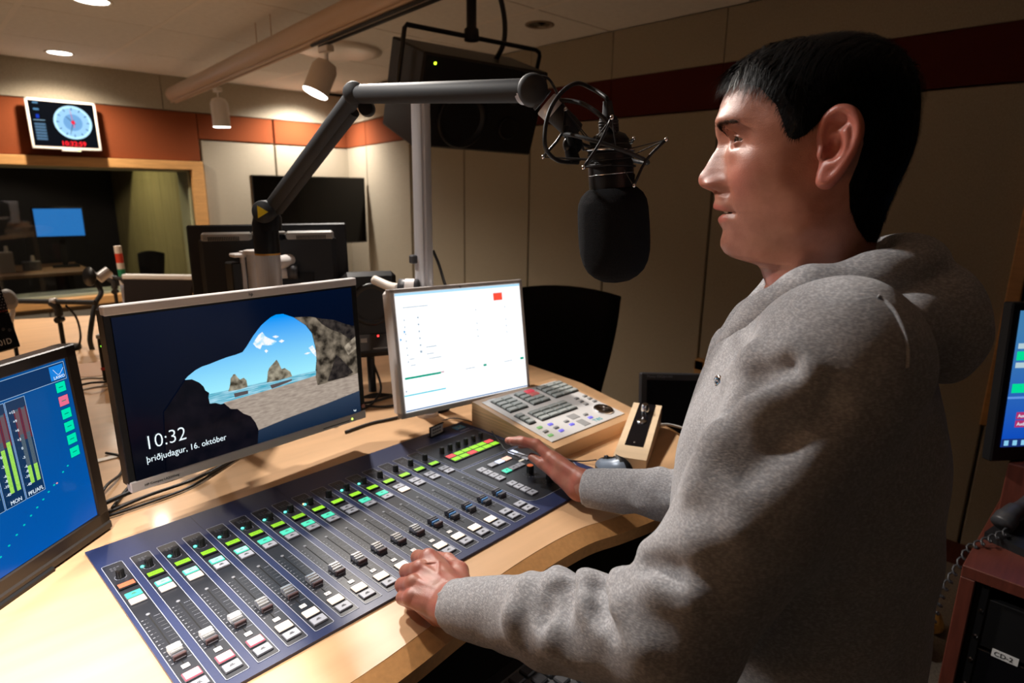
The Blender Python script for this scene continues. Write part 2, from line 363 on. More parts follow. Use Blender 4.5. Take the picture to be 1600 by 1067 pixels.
for i in range(16):
    L0 = LEFT+PITCH*i; n=i+1
    # channel strip: charcoal panel with pale outline, slot and scale
    cx=L0+.0147
    st_ = MB(); st_.box((cx,-.262,ZT+.0002),(.0300,.381,.0006),strip_m)
    outline(st_, L0-.0004,-.4528,L0+.0298,-.0712,.003,.0008,ZT+.0007,line_m)
    for k in range(26):
        a0=math.radians(-225+270*k/25); a1=math.radians(-225+270*(k+.55)/25)
        st_.add([(cx+.0085*math.cos(a),-.120+.0085*math.sin(a),ZT+.0006) for a in (a0,a1)]+[(cx+.0078*math.cos(a),-.120+.0078*math.sin(a),ZT+.0006) for a in (a1,a0)],[(0,1,2,3)],line_m)
    for k in range(3):
        for q in range(3-k%2): st_.box((cx-.005+q*.005,-.086-k*.004,ZT+.00065),(.0032,.0009,.0002),tick_m)
    strip = st_.build('channel_strip', console)
    sc = MB(); sc.box((cx,-.318,ZT+.0006),(.0016,.134,.0003),mat('slot_black',(.002,.002,.002),.8))
    for k in range(13):
        y=-.258-.0098*k; sc.box((cx+.0085,y,ZT+.0007),(.0085,.00035,.0002),line_m if k%4==0 else tick_m)
        sc.box((cx-.0060,y,ZT+.0007),(.0030,.00035,.0002),tick_m); sc.box((cx-.0105,y,ZT+.0007),(.0028,.0016,.0002),tick_m)
    sc.lathe([(.0030,0),(.0030,.0004),(.0018,.0008)],tick_m,(cx,-.2475,ZT+.0006),n=12)
    sc.build('fader_scale', strip)
    kb = MB(); kb.lathe([(.0064,0),(.0064,.0012),(.0056,.0016),(.0052,.0125),(.0042,.0140)],rub,(cx,-.120,ZT+.0008),n=18)
    for a in range(9):
        t=2*PI*a/9; kb.box((cx+.0054*math.cos(t),-.120+.0054*math.sin(t),ZT+.0075),(.0011,.0011,.0105),rub)
    kb.build('knob', strip)
    if n in leds: MB().lathe([(.0027,0),(.0025,.0012),(.0013,.0020)],ledm,(cx-.0085,-.115,ZT+.0007),n=10).build('led', strip)
    if n==9: MB().lathe([(.0019,0),(.0018,.0009),(.0010,.0015)],ledo,(cx-.0098,-.1115,ZT+.0007),n=10).build('led', strip,'amber led')
    dm = orange if n==1 else lime if n<9 else lime2
    db = MB(); db.box((cx,-.1515,ZT+.0018),(.0262,.0180,.0036),disp_f,.0008); db.box((cx-.0003,-.1515,ZT+.0037),(.0220,.0118,.0004),dm)
    for k in range(3): db.box((cx-.004+k*.004,-.1515+(k%2)*.001,ZT+.00395),(.0026,.0008,.0001),mat('display_ink',(.06,.16,.01),.5))
    db.build('display', strip, 'orange display' if n==1 else None)
    a,b = core[topc[i]]; button(strip, cx, -.1850, .0228, .0165, a, b)
    a,b = core[secc[i]]; button(strip, cx, -.2035, .0228, .0165, a, b, mark=secc[i]=='g')
    # fader cap
    y=-capt[i]; fc=MB(); cm_ = capw if n<4 else capm if n<12 else capd
    for k,(dy,hh,m_) in enumerate(((.0130,.0085,cm_),(.0085,.0105,cm_),(.0040,.0095,cm_),(-.0005,.0075,capm if n<12 else capbl),(-.0055,.0060,capd),(-.0105,.0078,capr if n<13 else capd))):
        fc.box((cx,y+dy,ZT+.0010+hh/2),(.0166,.0042,hh),m_,.0010)
    fc.box((cx,y,ZT+.0020),(.0130,.028,.0030),capd)
    fc.build('fader_cap', strip)
    if n<=12:
        lb = MB().box((cx,-.3910,ZT+.0012),(.0095,.0082,.0014),whitep,.0004); lb.build('channel_number_tag', strip)
        text(str(n), .0062, printm, Matrix.Translation((cx,-.3932,ZT+.0019)), strip, 'channel_number','CENTER',.00005)
    a,b = core[botc[i]]; button(strip, cx, -.4130, .0225, .0170, a, b, mark=botc[i]=='g')
    button(strip, cx, -.4350, .0225, .0165, greyb, None)
# monitor / meter module right of the strips
mm = MB(); mm.box((.748,-.137,ZT+.0002),(.192,.152,.0006),strip_m); outline(mm,.652,-.2135,.844,-.0610,.003,.0008,ZT+.0007,line_m)
mod = mm.build('monitor_module', console)
for k in range(6):
    x=.684+.0252*k; q=MB().lathe([(.0064,0),(.0064,.0012),(.0054,.0016),(.0050,.0135),(.0040,.0150)],rub,(x,-.119,ZT+.0008),n=16)
    for a in range(9): t=2*PI*a/9; q.box((x+.0052*math.cos(t),-.119+.0052*math.sin(t),ZT+.0080),(.001,.001,.0105),rub)
    q.build('knob', mod)
cols=['rggggr','ggrggg']
bz = MB().box((.7462,-.1595,ZT+.0014),(.149,.0425,.0028),disp_f,.0008); bz.build('display_bezel', mod)
for r_ in range(2):
    for k in range(6):
        m_ = redd if cols[r_][k]=='r' else lime2
        MB().box((.6850+.0245*k,-.1495-.0195*r_,ZT+.0031),(.0215,.0145,.0012),m_,.0004).build('display_button', mod, 'red display button' if m_ is redd else None)
lw = MB(); pts=[(.653,-.2195),(.853,-.2195),(.866,-.30),(.868,-.36),(.845,-.398),(.80,-.420),(.74,-.4275),(.69,-.4275),(.668,-.424),(.656,-.414),(.653,-.40)]
lw.prism(pts[::-1], ZT, ZT+.0004, strip_m)
for a,b in zip(pts,pts[1:]+pts[:1]):
    v_=Vector((b[0]-a[0],b[1]-a[1],0)); nn=Vector((v_.y,-v_.x,0)).normalized()*.0004
    lw.add([(a[0]-nn.x,a[1]-nn.y,ZT+.0006),(b[0]-nn.x,b[1]-nn.y,ZT+.0006),(b[0]+nn.x,b[1]+nn.y,ZT+.0006),(a[0]+nn.x,a[1]+nn.y,ZT+.0006)],[(0,1,2,3)],line_m)
low = lw.build('control_module', console)
for k in range(4): button(low,.686,-.2515-.0188*k,.0205,.0178,greyb)
for k in range(4): button(low,.686,-.3430-.0188*k,.0205,.0178,greyb)
bluw = glow('blue_white_button',(.72,.78,1),1.1)
for k,m_ in enumerate((greyb,bluw,glow('salmon_button',(1,.62,.48),1.1))): button(low,.7215+.0225*k,-.2495,.0215,.0175,m_,mark=False)
for k,m_ in enumerate((mint,greyb,greyb)): button(low,.7215+.0215*k,-.2935,.0205,.0175,m_)
for k,m_ in enumerate((bluw,greyb,greyb)): button(low,.803,-.236-.0215*k,.0190,.0205,m_,mark=False)
MB().box((.788,-.278,ZT+.001),(.020,.004,.0014),glow('warm_white_label',(1,.9,.75),.6)).build('label_strip', low)
okn = mat('orange_knob_cap',(.95,.20,.06),.4)
for x,y in ((.748,-.338),(.752,-.390)):
    q=MB(); q.lathe([(.0090,0),(.0088,.0015),(.0074,.0020),(.0070,.0200)],rub,(x,y,ZT+.0006),n=24)
    for a in range(14): t=2*PI*a/14; q.box((x+.0072*math.cos(t),y+.0072*math.sin(t),ZT+.0115),(.0011,.0011,.0165),rub)
    for a in range(11): t=math.radians(-225+27*a); q.box((x+.0145*math.cos(t),y+.0145*math.sin(t),ZT+.0006),(.0016,.0016,.0003),tick_m)
    kn=q.build('knob', low); MB().lathe([(.0072,0),(.0066,.0012)],okn,(x,y,ZT+.0206),n=24).build('knob_cap', kn, 'orange knob cap')
# logo square and small name next to it
lg = MB().box((.822,-.0250,ZT+.0003),(.030,.022,.0006),mat('logo_blue',(.10,.42,.80),.4)); lo=lg.build('logo', console, 'light blue logo square')
MB().tube([(.813,-.018,ZT+.0008),(.820,-.030,ZT+.0008),(.831,-.021,ZT+.0008)],.0006,whitep,4).build('logo_stroke', lo)
text('LAWO', .0065, whitep, Matrix.Translation((.812,-.0345,ZT+.0007)), lo, 'lettering')
text('sapphire', .009, line_m, Matrix.Translation((.806,-.0500,ZT+.0004)), console, 'console_name')

# small upright name holder standing on the console's far edge
nh = thing('name_holder','small upright black edged card holder on the far edge of the console','card holder',tuple(Vector((.130,1.160,ZD+.0052))+cu*.749+cv*-.0235),basis(cu,cv,Vector((0,0,1))) @ Matrix.Rotation(math.radians(8),3,'Z'))
q=MB(); q.box((0,.001,.0125),(.047,.0016,.024),mat('card_white',(.72,.72,.70),.5)); q.build('card', nh)
q=MB(); q.box((-.0245,0,.0135),(.002,.004,.027),blk); q.box((0,0,.0258),(.05,.004,.0018),blk); q.box((0,.002,.0008),(.05,.012,.0016),blk); q.build('holder', nh)
q=MB()
for k in range(4): q.box((-.012+.008*k,-.0001,.0165),(.006,.0003,.0045),printm); q.box((-.012+.008*k,-.0001,.0085),(.006,.0003,.003),printm)
q.build('card_print', nh)
# ================================================================== screens
def plate_polys(parent, name, items, M, z0=.0, dz=.00012, label=None):
    mb=MB()
    for k,(pts,m) in enumerate(items):
        mb.add([(x,-y,z0+dz*k) for x,y in pts],[tuple(range(len(pts)))] if len(pts)<5 else [tuple(range(len(pts)))],m)
    me=mb.mesh(name); bm=bmesh.new(); bm.from_mesh(me)
    bmesh.ops.triangulate(bm, faces=bm.faces[:], ngon_method='EAR_CLIP')
    for f in bm.faces:
        if f.normal.z<0: f.normal_flip()
    bm.to_mesh(me); bm.free()
    if M: me.transform(M)
    o=bpy.data.objects.new(name,me); COL.objects.link(o); o.parent=parent
    if label: o['label']=label
    return o
def em(name,col,s=1.0): return mat(name,(0,0,0),.14,emit=col,estr=s,spec=.16)
def em_noise(name,c1,c2,scale,s=1.0,lo=.35,hi=.65,det=6,stretch=(1,1,1)):
    m=em(name,c1,s); nt=m.node_tree
    if any(n.type=='VALTORGB' for n in nt.nodes): return m
    tc=nt.nodes.new('ShaderNodeTexCoord'); mp=nt.nodes.new('ShaderNodeMapping'); mp.inputs['Scale'].default_value=tuple(scale*a for a in stretch)
    n=nt.nodes.new('ShaderNodeTexNoise'); n.inputs['Scale'].default_value=1; n.inputs['Detail'].default_value=det; r=nt.nodes.new('ShaderNodeValToRGB')
    r.color_ramp.elements[0].position=lo; r.color_ramp.elements[1].position=hi
    r.color_ramp.elements[0].color=(*c1,1); r.color_ramp.elements[1].color=(*c2,1)
    nt.links.new(tc.outputs['Object'],mp.inputs[0]); nt.links.new(mp.outputs[0],n.inputs['Vector']); nt.links.new(n.outputs['Fac'],r.inputs[0]); nt.links.new(r.outputs[0],nt.nodes['Principled BSDF'].inputs['Emission Color'])
    return m
def em_grad(name,c1,c2,y1,y2,s=1.0):
    m=em(name,c1,s); nt=m.node_tree
    tc=nt.nodes.new('ShaderNodeTexCoord'); sp=nt.nodes.new('ShaderNodeSeparateXYZ'); mr=nt.nodes.new('ShaderNodeMapRange'); mx=nt.nodes.new('ShaderNodeMix'); mx.data_type='RGBA'
    mr.inputs[1].default_value=y1; mr.inputs[2].default_value=y2; mx.inputs[6].default_value=(*c1,1); mx.inputs[7].default_value=(*c2,1)
    nt.links.new(tc.outputs['Object'],sp.inputs[0]); nt.links.new(sp.outputs['Y'],mr.inputs[0]); nt.links.new(mr.outputs[0],mx.inputs[0]); nt.links.new(mx.outputs[2],nt.nodes['Principled BSDF'].inputs['Emission Color'])
    return m
def orient(u,v): 
    u=Vector(u).normalized(); v=Vector(v); v=(v-u*v.dot(u)).normalized(); return basis(u,v,u.cross(v))

# ---- wide silver screen with the cave picture.  local: x right, y up (origin top left corner of the front), z towards the viewer
hp = thing('wide_monitor','wide silver framed monitor showing cave and beach picture with large clock','monitor',(.211,1.191,1.4545),orient((.9933,.1143,-.004),(-.008,.047,.999)))
Wm,Hm=.508,.331
b=MB()
b.box((Wm/2,-.0075,-.008),(Wm,.017,.018),silv,.002); b.build('top_bar', hp, 'silver bar'); b=MB(); b.box((Wm/2,-Hm+.009,-.008),(Wm,.020,.018),silv,.002)
b.build('bottom_bar', hp, 'silver bar')
b=MB(); b.box((.005,-Hm/2,-.009),(.012,Hm-.03,.014),blk,.001); b.box((Wm-.0075,-Hm/2,-.009),(.016,Hm-.03,.014),blk,.001); b.box((Wm/2,-Hm/2,-.030),(Wm-.004,Hm-.004,.034),blk,.006)
b.box((Wm/2,-.0180,-.0035),(Wm-.02,.004,.006),blk); b.box((Wm/2,-Hm+.021,-.0035),(Wm-.02,.004,.006),blk)
b.build('bezel', hp, 'black inner bezel and back')
b=MB(); b.box((.26,-.20,-.065),(.11,.11,.03),blk,.004); b.build('mount_plate', hp)
night=em_grad('cave_dark',(.0008,.0014,.0045),(.001,.0045,.018),-.30,-.02,1.0)
cavd=em_noise('cave_rock_dark',(.001,.0015,.0045),(.005,.004,.008),40,1.0)
sky=em_grad('picture_sky',(.35,.85,1.0),(.0,.30,.95),-.185,-.06,1.0)
cloud=em_noise('picture_cloud',(.25,.70,1.0),(.95,.98,1),90,1.0,.30,.50)
rockl=em_noise('picture_rock',(.020,.016,.012),(.33,.27,.20),55,1.0,.36,.78,12)
sand=em_noise('picture_sand',(.30,.24,.20),(.48,.40,.33),60,1.0,.3,.7,6,(1,4,1))
sandd=em_grad('picture_sand_shade',(.006,.018,.045),(.03,.05,.09),-.31,-.26,1.0)
sea=em_noise('picture_sea',(.02,.35,.50),(.55,.85,1.0),28,1.0,.35,.75,3,(1,12,1))
stack=em_noise('picture_stack',(.05,.04,.025),(.50,.45,.34),70,1.0,.32,.72)
wet=em('picture_wet_sand',(.10,.08,.085),1.0)
S0_=(.0105,.0195); S1_=(.4925,.3120)
items=[
 ([(S0_[0],S0_[1]),(S1_[0],S0_[1]),(S1_[0],S1_[1]),(S0_[0],S1_[1])],night),
 ([(.1135,.1496),(.1200,.1440),(.1341,.1359),(.147,.1315),(.1608,.1297),(.178,.1262),(.1952,.1231),(.213,.1215),(.2272,.1189),(.2370,.109),(.2437,.1008),(.252,.091),(.2605,.0824),(.271,.0725),(.2809,.0661),(.293,.0590),(.305,.0553),(.3206,.0558),(.3434,.0664),(.3701,.0874),(.383,.1066),(.3884,.1384),(.3887,.1657),(.3823,.1997),(.37,.215),(.16,.206),(.1505,.1873),(.1467,.1778),(.1372,.1625)],sky),
 ([(.2500,.1060),(.2560,.0985),(.2640,.0900),(.2720,.0860),(.2780,.0960),(.2850,.1010),(.3010,.1100),(.2920,.1160),(.2780,.1150),(.2690,.1120),(.2640,.1200),(.2560,.1150)],cloud),
 ([(.292,.0990),(.300,.0975),(.307,.1010),(.300,.1035)],cloud),([(.305,.1110),(.312,.1080),(.318,.1120),(.311,.1150)],cloud),([(.3600,.1480),(.368,.1460),(.376,.1480),(.367,.1505)],cloud),
 ([(.272,.1250),(.276,.1222),(.280,.1262),(.2755,.1300)],cloud), ([(.372,.137),(.382,.1330),(.3885,.145),(.3885,.160),(.380,.150)],cloud),
 ([(.1490,.1868),(.27,.1885),(.3860,.1905),(.3830,.2060),(.1640,.2120),(.1516,.2049)],sea),
 ([(.178,.2100),(.2277,.2084),(.300,.206),(.3823,.2010),(.4925,.219),(.4925,.2660),(.2409,.2850),(.2359,.2658),(.2131,.2409),(.19,.2256)],sand),
 ([(.2000,.1965),(.2290,.1975),(.2285,.2040),(.2010,.2050)],wet),([(.2760,.1975),(.3260,.1955),(.3250,.1995),(.2790,.2060)],wet),
 ([(.1895,.1900),(.1925,.1830),(.1950,.1760),(.1970,.1650),(.2002,.1625),(.2030,.1587),(.2067,.1587),(.2110,.1667),(.2150,.1720),(.2230,.1700),(.2278,.1760),(.2291,.1899),(.21,.1915)],stack),
 ([(.2690,.1905),(.2720,.1800),(.2740,.1690),(.2779,.1616),(.2850,.1560),(.2957,.1476),(.3000,.1560),(.3044,.1692),(.3120,.1690),(.3234,.1789),(.3270,.1900),(.295,.1920)],stack),
 ([(.3823,.2040),(.3887,.1657),(.3884,.1384),(.383,.1066),(.3701,.0874),(.3434,.0664),(.38,.070),(.4100,.0790),(.4400,.0860),(.4700,.1000),(.4925,.108),(.4925,.219),(.470,.2210),(.4300,.2215),(.405,.2235),(.3850,.2230)],rockl),
 ([(.3950,.0745),(.4100,.0790),(.4400,.0860),(.4700,.1000),(.4925,.108),(.4925,.1450),(.4740,.1330),(.4550,.1180),(.4300,.1060),(.4080,.0900)],em_noise('picture_rock_shadow',(.008,.007,.008),(.05,.04,.035),80)),([(.4600,.150),(.4925,.132),(.4925,.160),(.4700,.172)],em_noise('picture_rock_light',(.10,.08,.06),(.45,.38,.29),70)),
 ([(.4100,.2200),(.4230,.1960),(.4373,.1635),(.4500,.1760),(.4713,.203),(.4800,.214),(.455,.2215)],em_noise('picture_rock_shadow',(.008,.007,.008),(.05,.04,.035),80)),
 ([(.2409,.2840),(.313,.2762),(.40,.270),(.4925,.2610),(S1_[0],S1_[1]),(.236,S1_[1])],sandd),
 ([(.1135,.1496),(.125,.151),(.1372,.1600),(.1440,.1690),(.1467,.1778),(.1530,.1840),(.1505,.1925),(.1516,.2049),(.162,.2060),(.1742,.2126),(.185,.219),(.19,.2256),(.203,.229),(.2131,.2409),(.228,.251),(.2359,.2658),(.2408,.2821),(.236,S1_[1]),(.06,S1_[1]),(.07,.20)],cavd),
]
scr=plate_polys(hp,'screen',items,None,.0002)
txtm=em('screen_white_text',(.80,.93,1.0),1.2)
text('10:32',.0365,txtm,T((.0300,-.2600,.0035)),scr,'clock_digits',sx=.90,off=-.0005)
text('þriðjudagur, 16. október',.0165,txtm,T((.0300,-.2835,.0035)),scr,'date_line',sx=.88,off=-.0001)
MB().tube([(.4730,-.3030,.003),(.4745,-.3058,.003),(.4775,-.3062,.003),(.4790,-.3035,.003)],.0007,txtm,5).build('network_icon', scr)
text('HP Compaq LA2205wg',.0062,blk,T((.022,-.3255,.0013)),hp,'model_lettering')
text('hp',.009,blk,T((.2520,-.0105,.0012)),hp,'maker_emblem')
MB().box((.425,-.3255,.0012),(.07,.0016,.0006),blk).build('button_row', hp)
MB().lathe([(.0022,0),(.0016,.001)],glow('power_led_green',(.6,1,.1),4),(.4680,-.3240,.001),ax=(0,0,1),n=10).build('power_led', hp)
MB().lathe([(.005,0),(.0045,.001)],mat('round_sticker',(.45,.20,.16),.4),(Wm-.007,-.3010,.0015),n=16).build('sticker', hp)
# base of this monitor on the desk
base=MB().lathe([(.06,0),(.06,.006),(.03,.012),(.02,.02)],blk,(.262,-.405,-.33),ax=(-.0085,.9988,-.047),n=32); base.rod((.262,-.400,-.33),(.262,-.19,-.32),.014,blk); base.rod((.262,-.20,-.325),(.262,-.20,-.08),.013,blk); base.build('foot', hp)

# ---- white list screen (5:4)
h2 = thing('square_monitor','square silver framed monitor with bright white program list on screen','monitor',(.803,1.251,1.418),orient((.996,-.090,-.018),(.041,.17,.985)))
Wm,Hm=.410,.316
b=MB()
for c_,d_ in (((Wm/2,-.006,-.010),(Wm,.012,.024)),((Wm/2,-Hm+.007,-.010),(Wm,.014,.024)),((.006,-Hm/2,-.010),(.012,Hm,.024)),((Wm-.006,-Hm/2,-.010),(.012,Hm,.024))): b.box(c_,d_,silv,.002)
b.build('silver_frame', h2); MB().box((Wm/2,-Hm/2,-.032),(Wm-.006,Hm-.006,.036),silv,.008).build('back_shell', h2)
b=MB(); b.box((.2,-.17,-.062),(.11,.11,.03),blk,.004); b.rod((.2,-.17,-.07),(.2,-.17,-.135),.015,blk); b.rod((.2,-.17,-.125),(.2,-.355,-.165),.017,blk); b.lathe([(.055,0),(.055,.008),(.03,.014)],blk,(.2,-.358,-.168),ax=(0,.985,.17),n=28); b.build('stand', h2)
whs=em('list_white',(.97,.99,1.0),1.18); ltb=em('list_pale_blue',(.60,.85,1.0),1.1)
X0,X1,Y0,Y1=.0120,.3980,.0120,.3020
def rc(x,y,w_,h_): return [(x,y),(x+w_,y),(x+w_,y+h_),(x,y+h_)]
items=[(rc(X0,Y0,X1-X0,Y1-Y0),whs),(rc(X0,Y0,X1-X0,.006),em('list_title_bar',(.45,.78,1),1.0)),(rc(X0,Y1-.0045,X1-X0,.0030),em('list_dark_line',(.10,.25,.55),.8)),
 (rc(.3048,.0311,.0300,.0205),em('list_red',(1,.09,.05),1.0)),(rc(.0171,.2165,.1030,.0050),em('list_green',(.0,.45,.30),.8)),(rc(.1200,.2160,.010,.0040),em('list_pink',(.75,.55,.6),.9)),
 (rc(.0116,.2595,.119,.0030),em('list_cyan',(.05,.62,.78),1.0)),(rc(.2530,.2170,.010,.0055),em('list_green',(0,0,0))),(rc(.3800,.2160,.012,.0060),em('list_green',(0,0,0)))]
gl=em('list_grey',(.34,.44,.55),1.0)
for k,(x,y,w_) in enumerate([(.030,.0462,.07),(.084,.1486,.03),(.084,.166,.02),(.09,.178,.035),(.0347,.1725,.014),(.036,.188,.014),(.0655,.1559,.006),(.195,.2200,.030),(.322,.2190,.028),(.015,.2480,.004)]+[(.2415,y,.0022) for y in (.0688,.1043,.1217,.1381)]+[(.3380,y,.0022) for y in (.0692,.1032,.1206,.138)]+[(.0280+.0*k,.075+.017*k,.0025) for k in range(7)]+[(.065,.072+.017*k,.004) for k in range(6)]):
    items.append((rc(x,y,w_,.0016 if w_>.008 else .0042),gl))
for y in (.032,.058,.082,.150): items.append((rc(.09,y,.24,.0006),em('list_faint',(.66,.78,.88),1.0)))
items += [([(.0240,.1010),(.0290,.1050),(.0240,.1090)],em('list_blue',(.05,.35,.75),1.0)),([(.0120,.1190),(.0170,.1230),(.0120,.1270)],em('list_blue',(0,0,0)))]
scr2=plate_polys(h2,'screen',items,None,.0026)
text('Stafir',.007,gl,T((.0150,-.0250,.0040)),scr2,'menu_lettering') if False else None
text('hp',.007,blk,T((.198,-.0095,.0022)),h2,'maker_emblem')
MB().lathe([(.0022,0),(.0016,.001)],glow('power_led_warm',(1,.75,.3),4),(.3577,-.3092,.002),n=10).build('power_led', h2)

# ---- dark metering screen at the left edge. local: origin bottom right front corner, x right, y up
m1 = thing('metering_monitor','dark framed monitor with blue level meters and green buttons at left edge','monitor',(.182,1.231,1.052),orient((.774,.633,0),(-.03,.039,.999)))
bz_ = mat('dark_brown_bezel',(.030,.024,.021),.35,bump=.05,bscale=600)
b=MB(); Wf,Hf=.46,.338
b.box((-Wf/2,Hf-.010,-.012),(Wf,.020,.030),bz_,.002); b.box((-Wf/2,.019,-.012),(Wf,.022,.030),bz_,.002); b.box((-Wf/2,.002,-.014),(Wf,.016,.040),bz_,.003)
b.box((-.011,Hf/2,-.012),(.0225,Hf,.030),bz_,.002); b.box((-Wf+.011,Hf/2,-.012),(.022,Hf,.030),bz_,.002)
b.build('frame', m1); MB().box((-Wf/2,Hf/2,-.045),(Wf-.03,Hf-.02,.06),blk,.01).build('back_shell', m1)
MB().box((-.2285,.0315,-.002),(.415,.0016,.003),silv).build('bottom_seal', m1, 'thin silver line along the glass')
bl0=em_grad('meter_blue',(.0,.095,.42),(.003,.075,.28),.03,.29,1.0); bl1=em('meter_header',(.006,.035,.12),1.0); lnm=em('meter_line',(.42,.62,.85),.9)
pan=em_grad('meter_panel',(.004,.03,.10),(.015,.04,.10),.13,.28,1.0); grn=em_noise('meter_green',(.25,.62,.06),(.42,.80,.14),900,1.0); gry=em_noise('meter_grey',(.055,.09,.13),(.10,.14,.18),900,1.0); rdz=em('meter_red_zone',(.18,.02,.03),1.0)
mn=em('meter_mint',(.0,.80,.45),1.0); rs=em('meter_rose',(.85,.16,.28),1.0); wh=em('meter_text',(.75,.88,1),1.0); dkl=em('meter_button_ink',(.0,.25,.2),.8)
def rb(x0,y0,x1,y1): return [(x0,-y1),(x1,-y1),(x1,-y0),(x0,-y0)]
it=[(rb(-.440,.031,-.0225,.318),bl0),(rb(-.440,.285,-.0265,.3145),bl1),(rb(-.440,.2845,-.0265,.2853),lnm),(rb(-.440,.3135,-.0265,.3143),lnm),(rb(-.0270,.2845,-.0262,.3143),lnm),
    (rb(-.0560,.2875,-.0290,.3110),em('logo_screen_blue',(.01,.22,.72),1.0))]
for px0 in (-.142,-.1775,-.213,-.249,-.285,-.32,-.355,-.39):
    it += [(rb(px0,.124,px0+.034,.2812),lnm),(rb(px0+.0007,.1247,px0+.0333,.2805),pan)]
    for j,gx in enumerate((.0125,.0235)):
        top_ = {(-.142):(.173,.172)}.get(px0,(.213,.222))[j] if px0 in (-.142,-.1775) else .20
        it += [(rb(px0+gx,.144,px0+gx+.0065,.265),gry),(rb(px0+gx+.0068,.215,px0+gx+.0085,.266),rdz),(rb(px0+gx-.0018,.215,px0+gx-.0002,.266),rdz),(rb(px0+gx,.225,px0+gx+.0065,.262),em('meter_redgrey',(.16,.10,.12),.9)),(rb(px0+gx,.144,px0+gx+.0065,top_),grn)]
for k,y in enumerate((.2745,.2510,.2285,.2060,.1835,.1605)):
    m_= rs if k==1 else mn
    it += [(rb(-.0525,y-.0088,-.0330,y+.0088),em('meter_btn_edge',(.0,.02,.06),1)),(rb(-.0520,y-.0082,-.0336,y+.0082),m_),(rb(-.0470,y-.0008,-.0385,y+.0006),dkl)]
for (x,y) in ((-.062,.143),(-.073,.137),(-.094,.124),(-.106,.118),(-.118,.111),(-.131,.104),(-.144,.097),(-.158,.089),(-.173,.081),(-.188,.072),(-.204,.063),(-.22,.053)):
    it.append(([(x+.0022*math.cos(a*PI/4),-y-.0014*math.sin(a*PI/4)) for a in range(8)],em('meter_dot',(.0,.62,.55),1.0)))
it.append(([(-.0885+.0020*math.cos(a*PI/4),-.1245-.0014*math.sin(a*PI/4)) for a in range(8)],em('meter_dot_pink',(.85,.35,.35),1.0)))
scr3=plate_polys(m1,'screen',it,None,.0000,.00002)
for body,px0 in (('PFL/AFL',-.1415),('MON',-.1720)): text(body,.0088,wh,T((px0+.001,.1285,.0031)),scr3,'meter_caption',sx=.92)
for px0 in (-.142,-.1775):
    for k,s_ in enumerate(('+12','+9','+6','+3','0','-3','-6','-8','-10','-40')): text(s_,.0060,wh,T((px0+.0105,.262-(.0148*k if k<7 else .0148*6+.008*(k-6) if k<9 else .118),.0031)),scr3,'scale_number','RIGHT')
text('LAWO',.0072,wh,T((-.0535,.2895,.0031)),scr3,'lettering')
MB().tube([(-.052,.306,.0032),(-.043,.296,.0032),(-.032,.305,.0032)],.0004,wh,4).build('logo_stroke', scr3)
b=MB(); b.box((-.23,-.005,-.06),(.2,.012,.14),blk,.003); b.box((-.23,.05,-.09),(.05,.12,.03),blk); b.build('stand', m1)

# ---- dark monitor seen from behind, on a silver arm
bm_ = thing('rear_facing_monitor','black monitor seen from behind with grey vent band, on silver arm','monitor',(.552,1.863,1.546),orient((.872,-.489,.016),(.016,.085,.996)))
W_m,H_m=.425,.30
b=MB(); b.box((W_m/2,-H_m/2,-.010),(W_m,H_m,.022),mat('rear_shell',(.028,.030,.034),.45,spec=.3),.004)
b.box((W_m/2,-H_m/2-.008,.012),(W_m-.060,H_m-.045,.030),mat('rear_shell',(.028,.030,.034),.45),.014); b.build('back_shell', bm_)
gr_ = mat('vent_band_grey',(.34,.33,.31),.35)
b=MB(); b.box((.105,-.034,.022),(.130,.026,.018),gr_,.006); b.box((.325,-.034,.022),(.130,.026,.018),gr_,.006); b.box((.215,-.026,.021),(.09,.010,.016),gr_,.003); b.build('vent_band', bm_, 'grey vent band')
b=MB()
for x0 in (.060,.290):
    for k in range(18): b.box((x0+.0045*k,-.039,.0312),(.0022,.011,.0015),blk)
b.box((.215,-.039,.026),(.075,.014,.012),gloss); o=b.build('vent_slot', bm_); o['kind']='stuff'
b=MB(); b.box((.27,-.20,.030),(.12,.12,.006),blk); b.build('mount_plate', bm_)
b=MB(); b.tube([(.26,-.135,.045),(.18,-.135,.060)],.018,silv,14); b.tube([(.285,-.135,.045),(.26,-.135,.045)],.021,blk2,14); b.build('swivel_tube', bm_, 'silver swivel tube')

# ---- wall television and clock display
tv = thing('television','black wall television in the far corner behind the microphone arm','television',(2.31,5.78,1.754), None)
b=MB(); b.box((.56,0,-.32),(1.15,.05,.645),mat('tv_black',(.003,.003,.0035),.12,spec=.35),.004); b.box((.56,.26,-.32),(.3,.5,.2),blk); b.build('panel', tv); 
b=MB(); 
for c_,d_ in (((.56,-.027,-.001),(1.15,.006,.010)),((.56,-.027,-.640),(1.15,.006,.012)),((-.01,-.027,-.32),(.010,.006,.64)),((1.13,-.027,-.32),(.010,.006,.64))): b.box(c_,d_,blk2)
b.build('bezel', tv)
ck = thing('clock_display','small white framed wall display with round clock face and red digits','display',(.80,6.24,2.300),orient((1,0,0),(.02,.06,1)))
Wc,Hc_=.462,.375
b=MB(); b.box((Wc/2,-.009,-.01),(Wc,.018,.03),white,.002); b.box((Wc/2,-Hc_+.010,-.01),(Wc,.020,.03),white,.002); b.box((.009,-Hc_/2,-.01),(.018,Hc_,.03),white,.002); b.box((Wc-.009,-Hc_/2,-.01),(.018,Hc_,.03),white,.002); b.build('white_frame', ck)
MB().box((Wc/2,-Hc_/2,-.045),(Wc-.05,Hc_-.05,.06),blk,.01).build('back_shell', ck)
MB().box((Wc*.55,-Hc_-.005,-.006),(.13,.018,.02),white,.002).build('button_strip', ck)
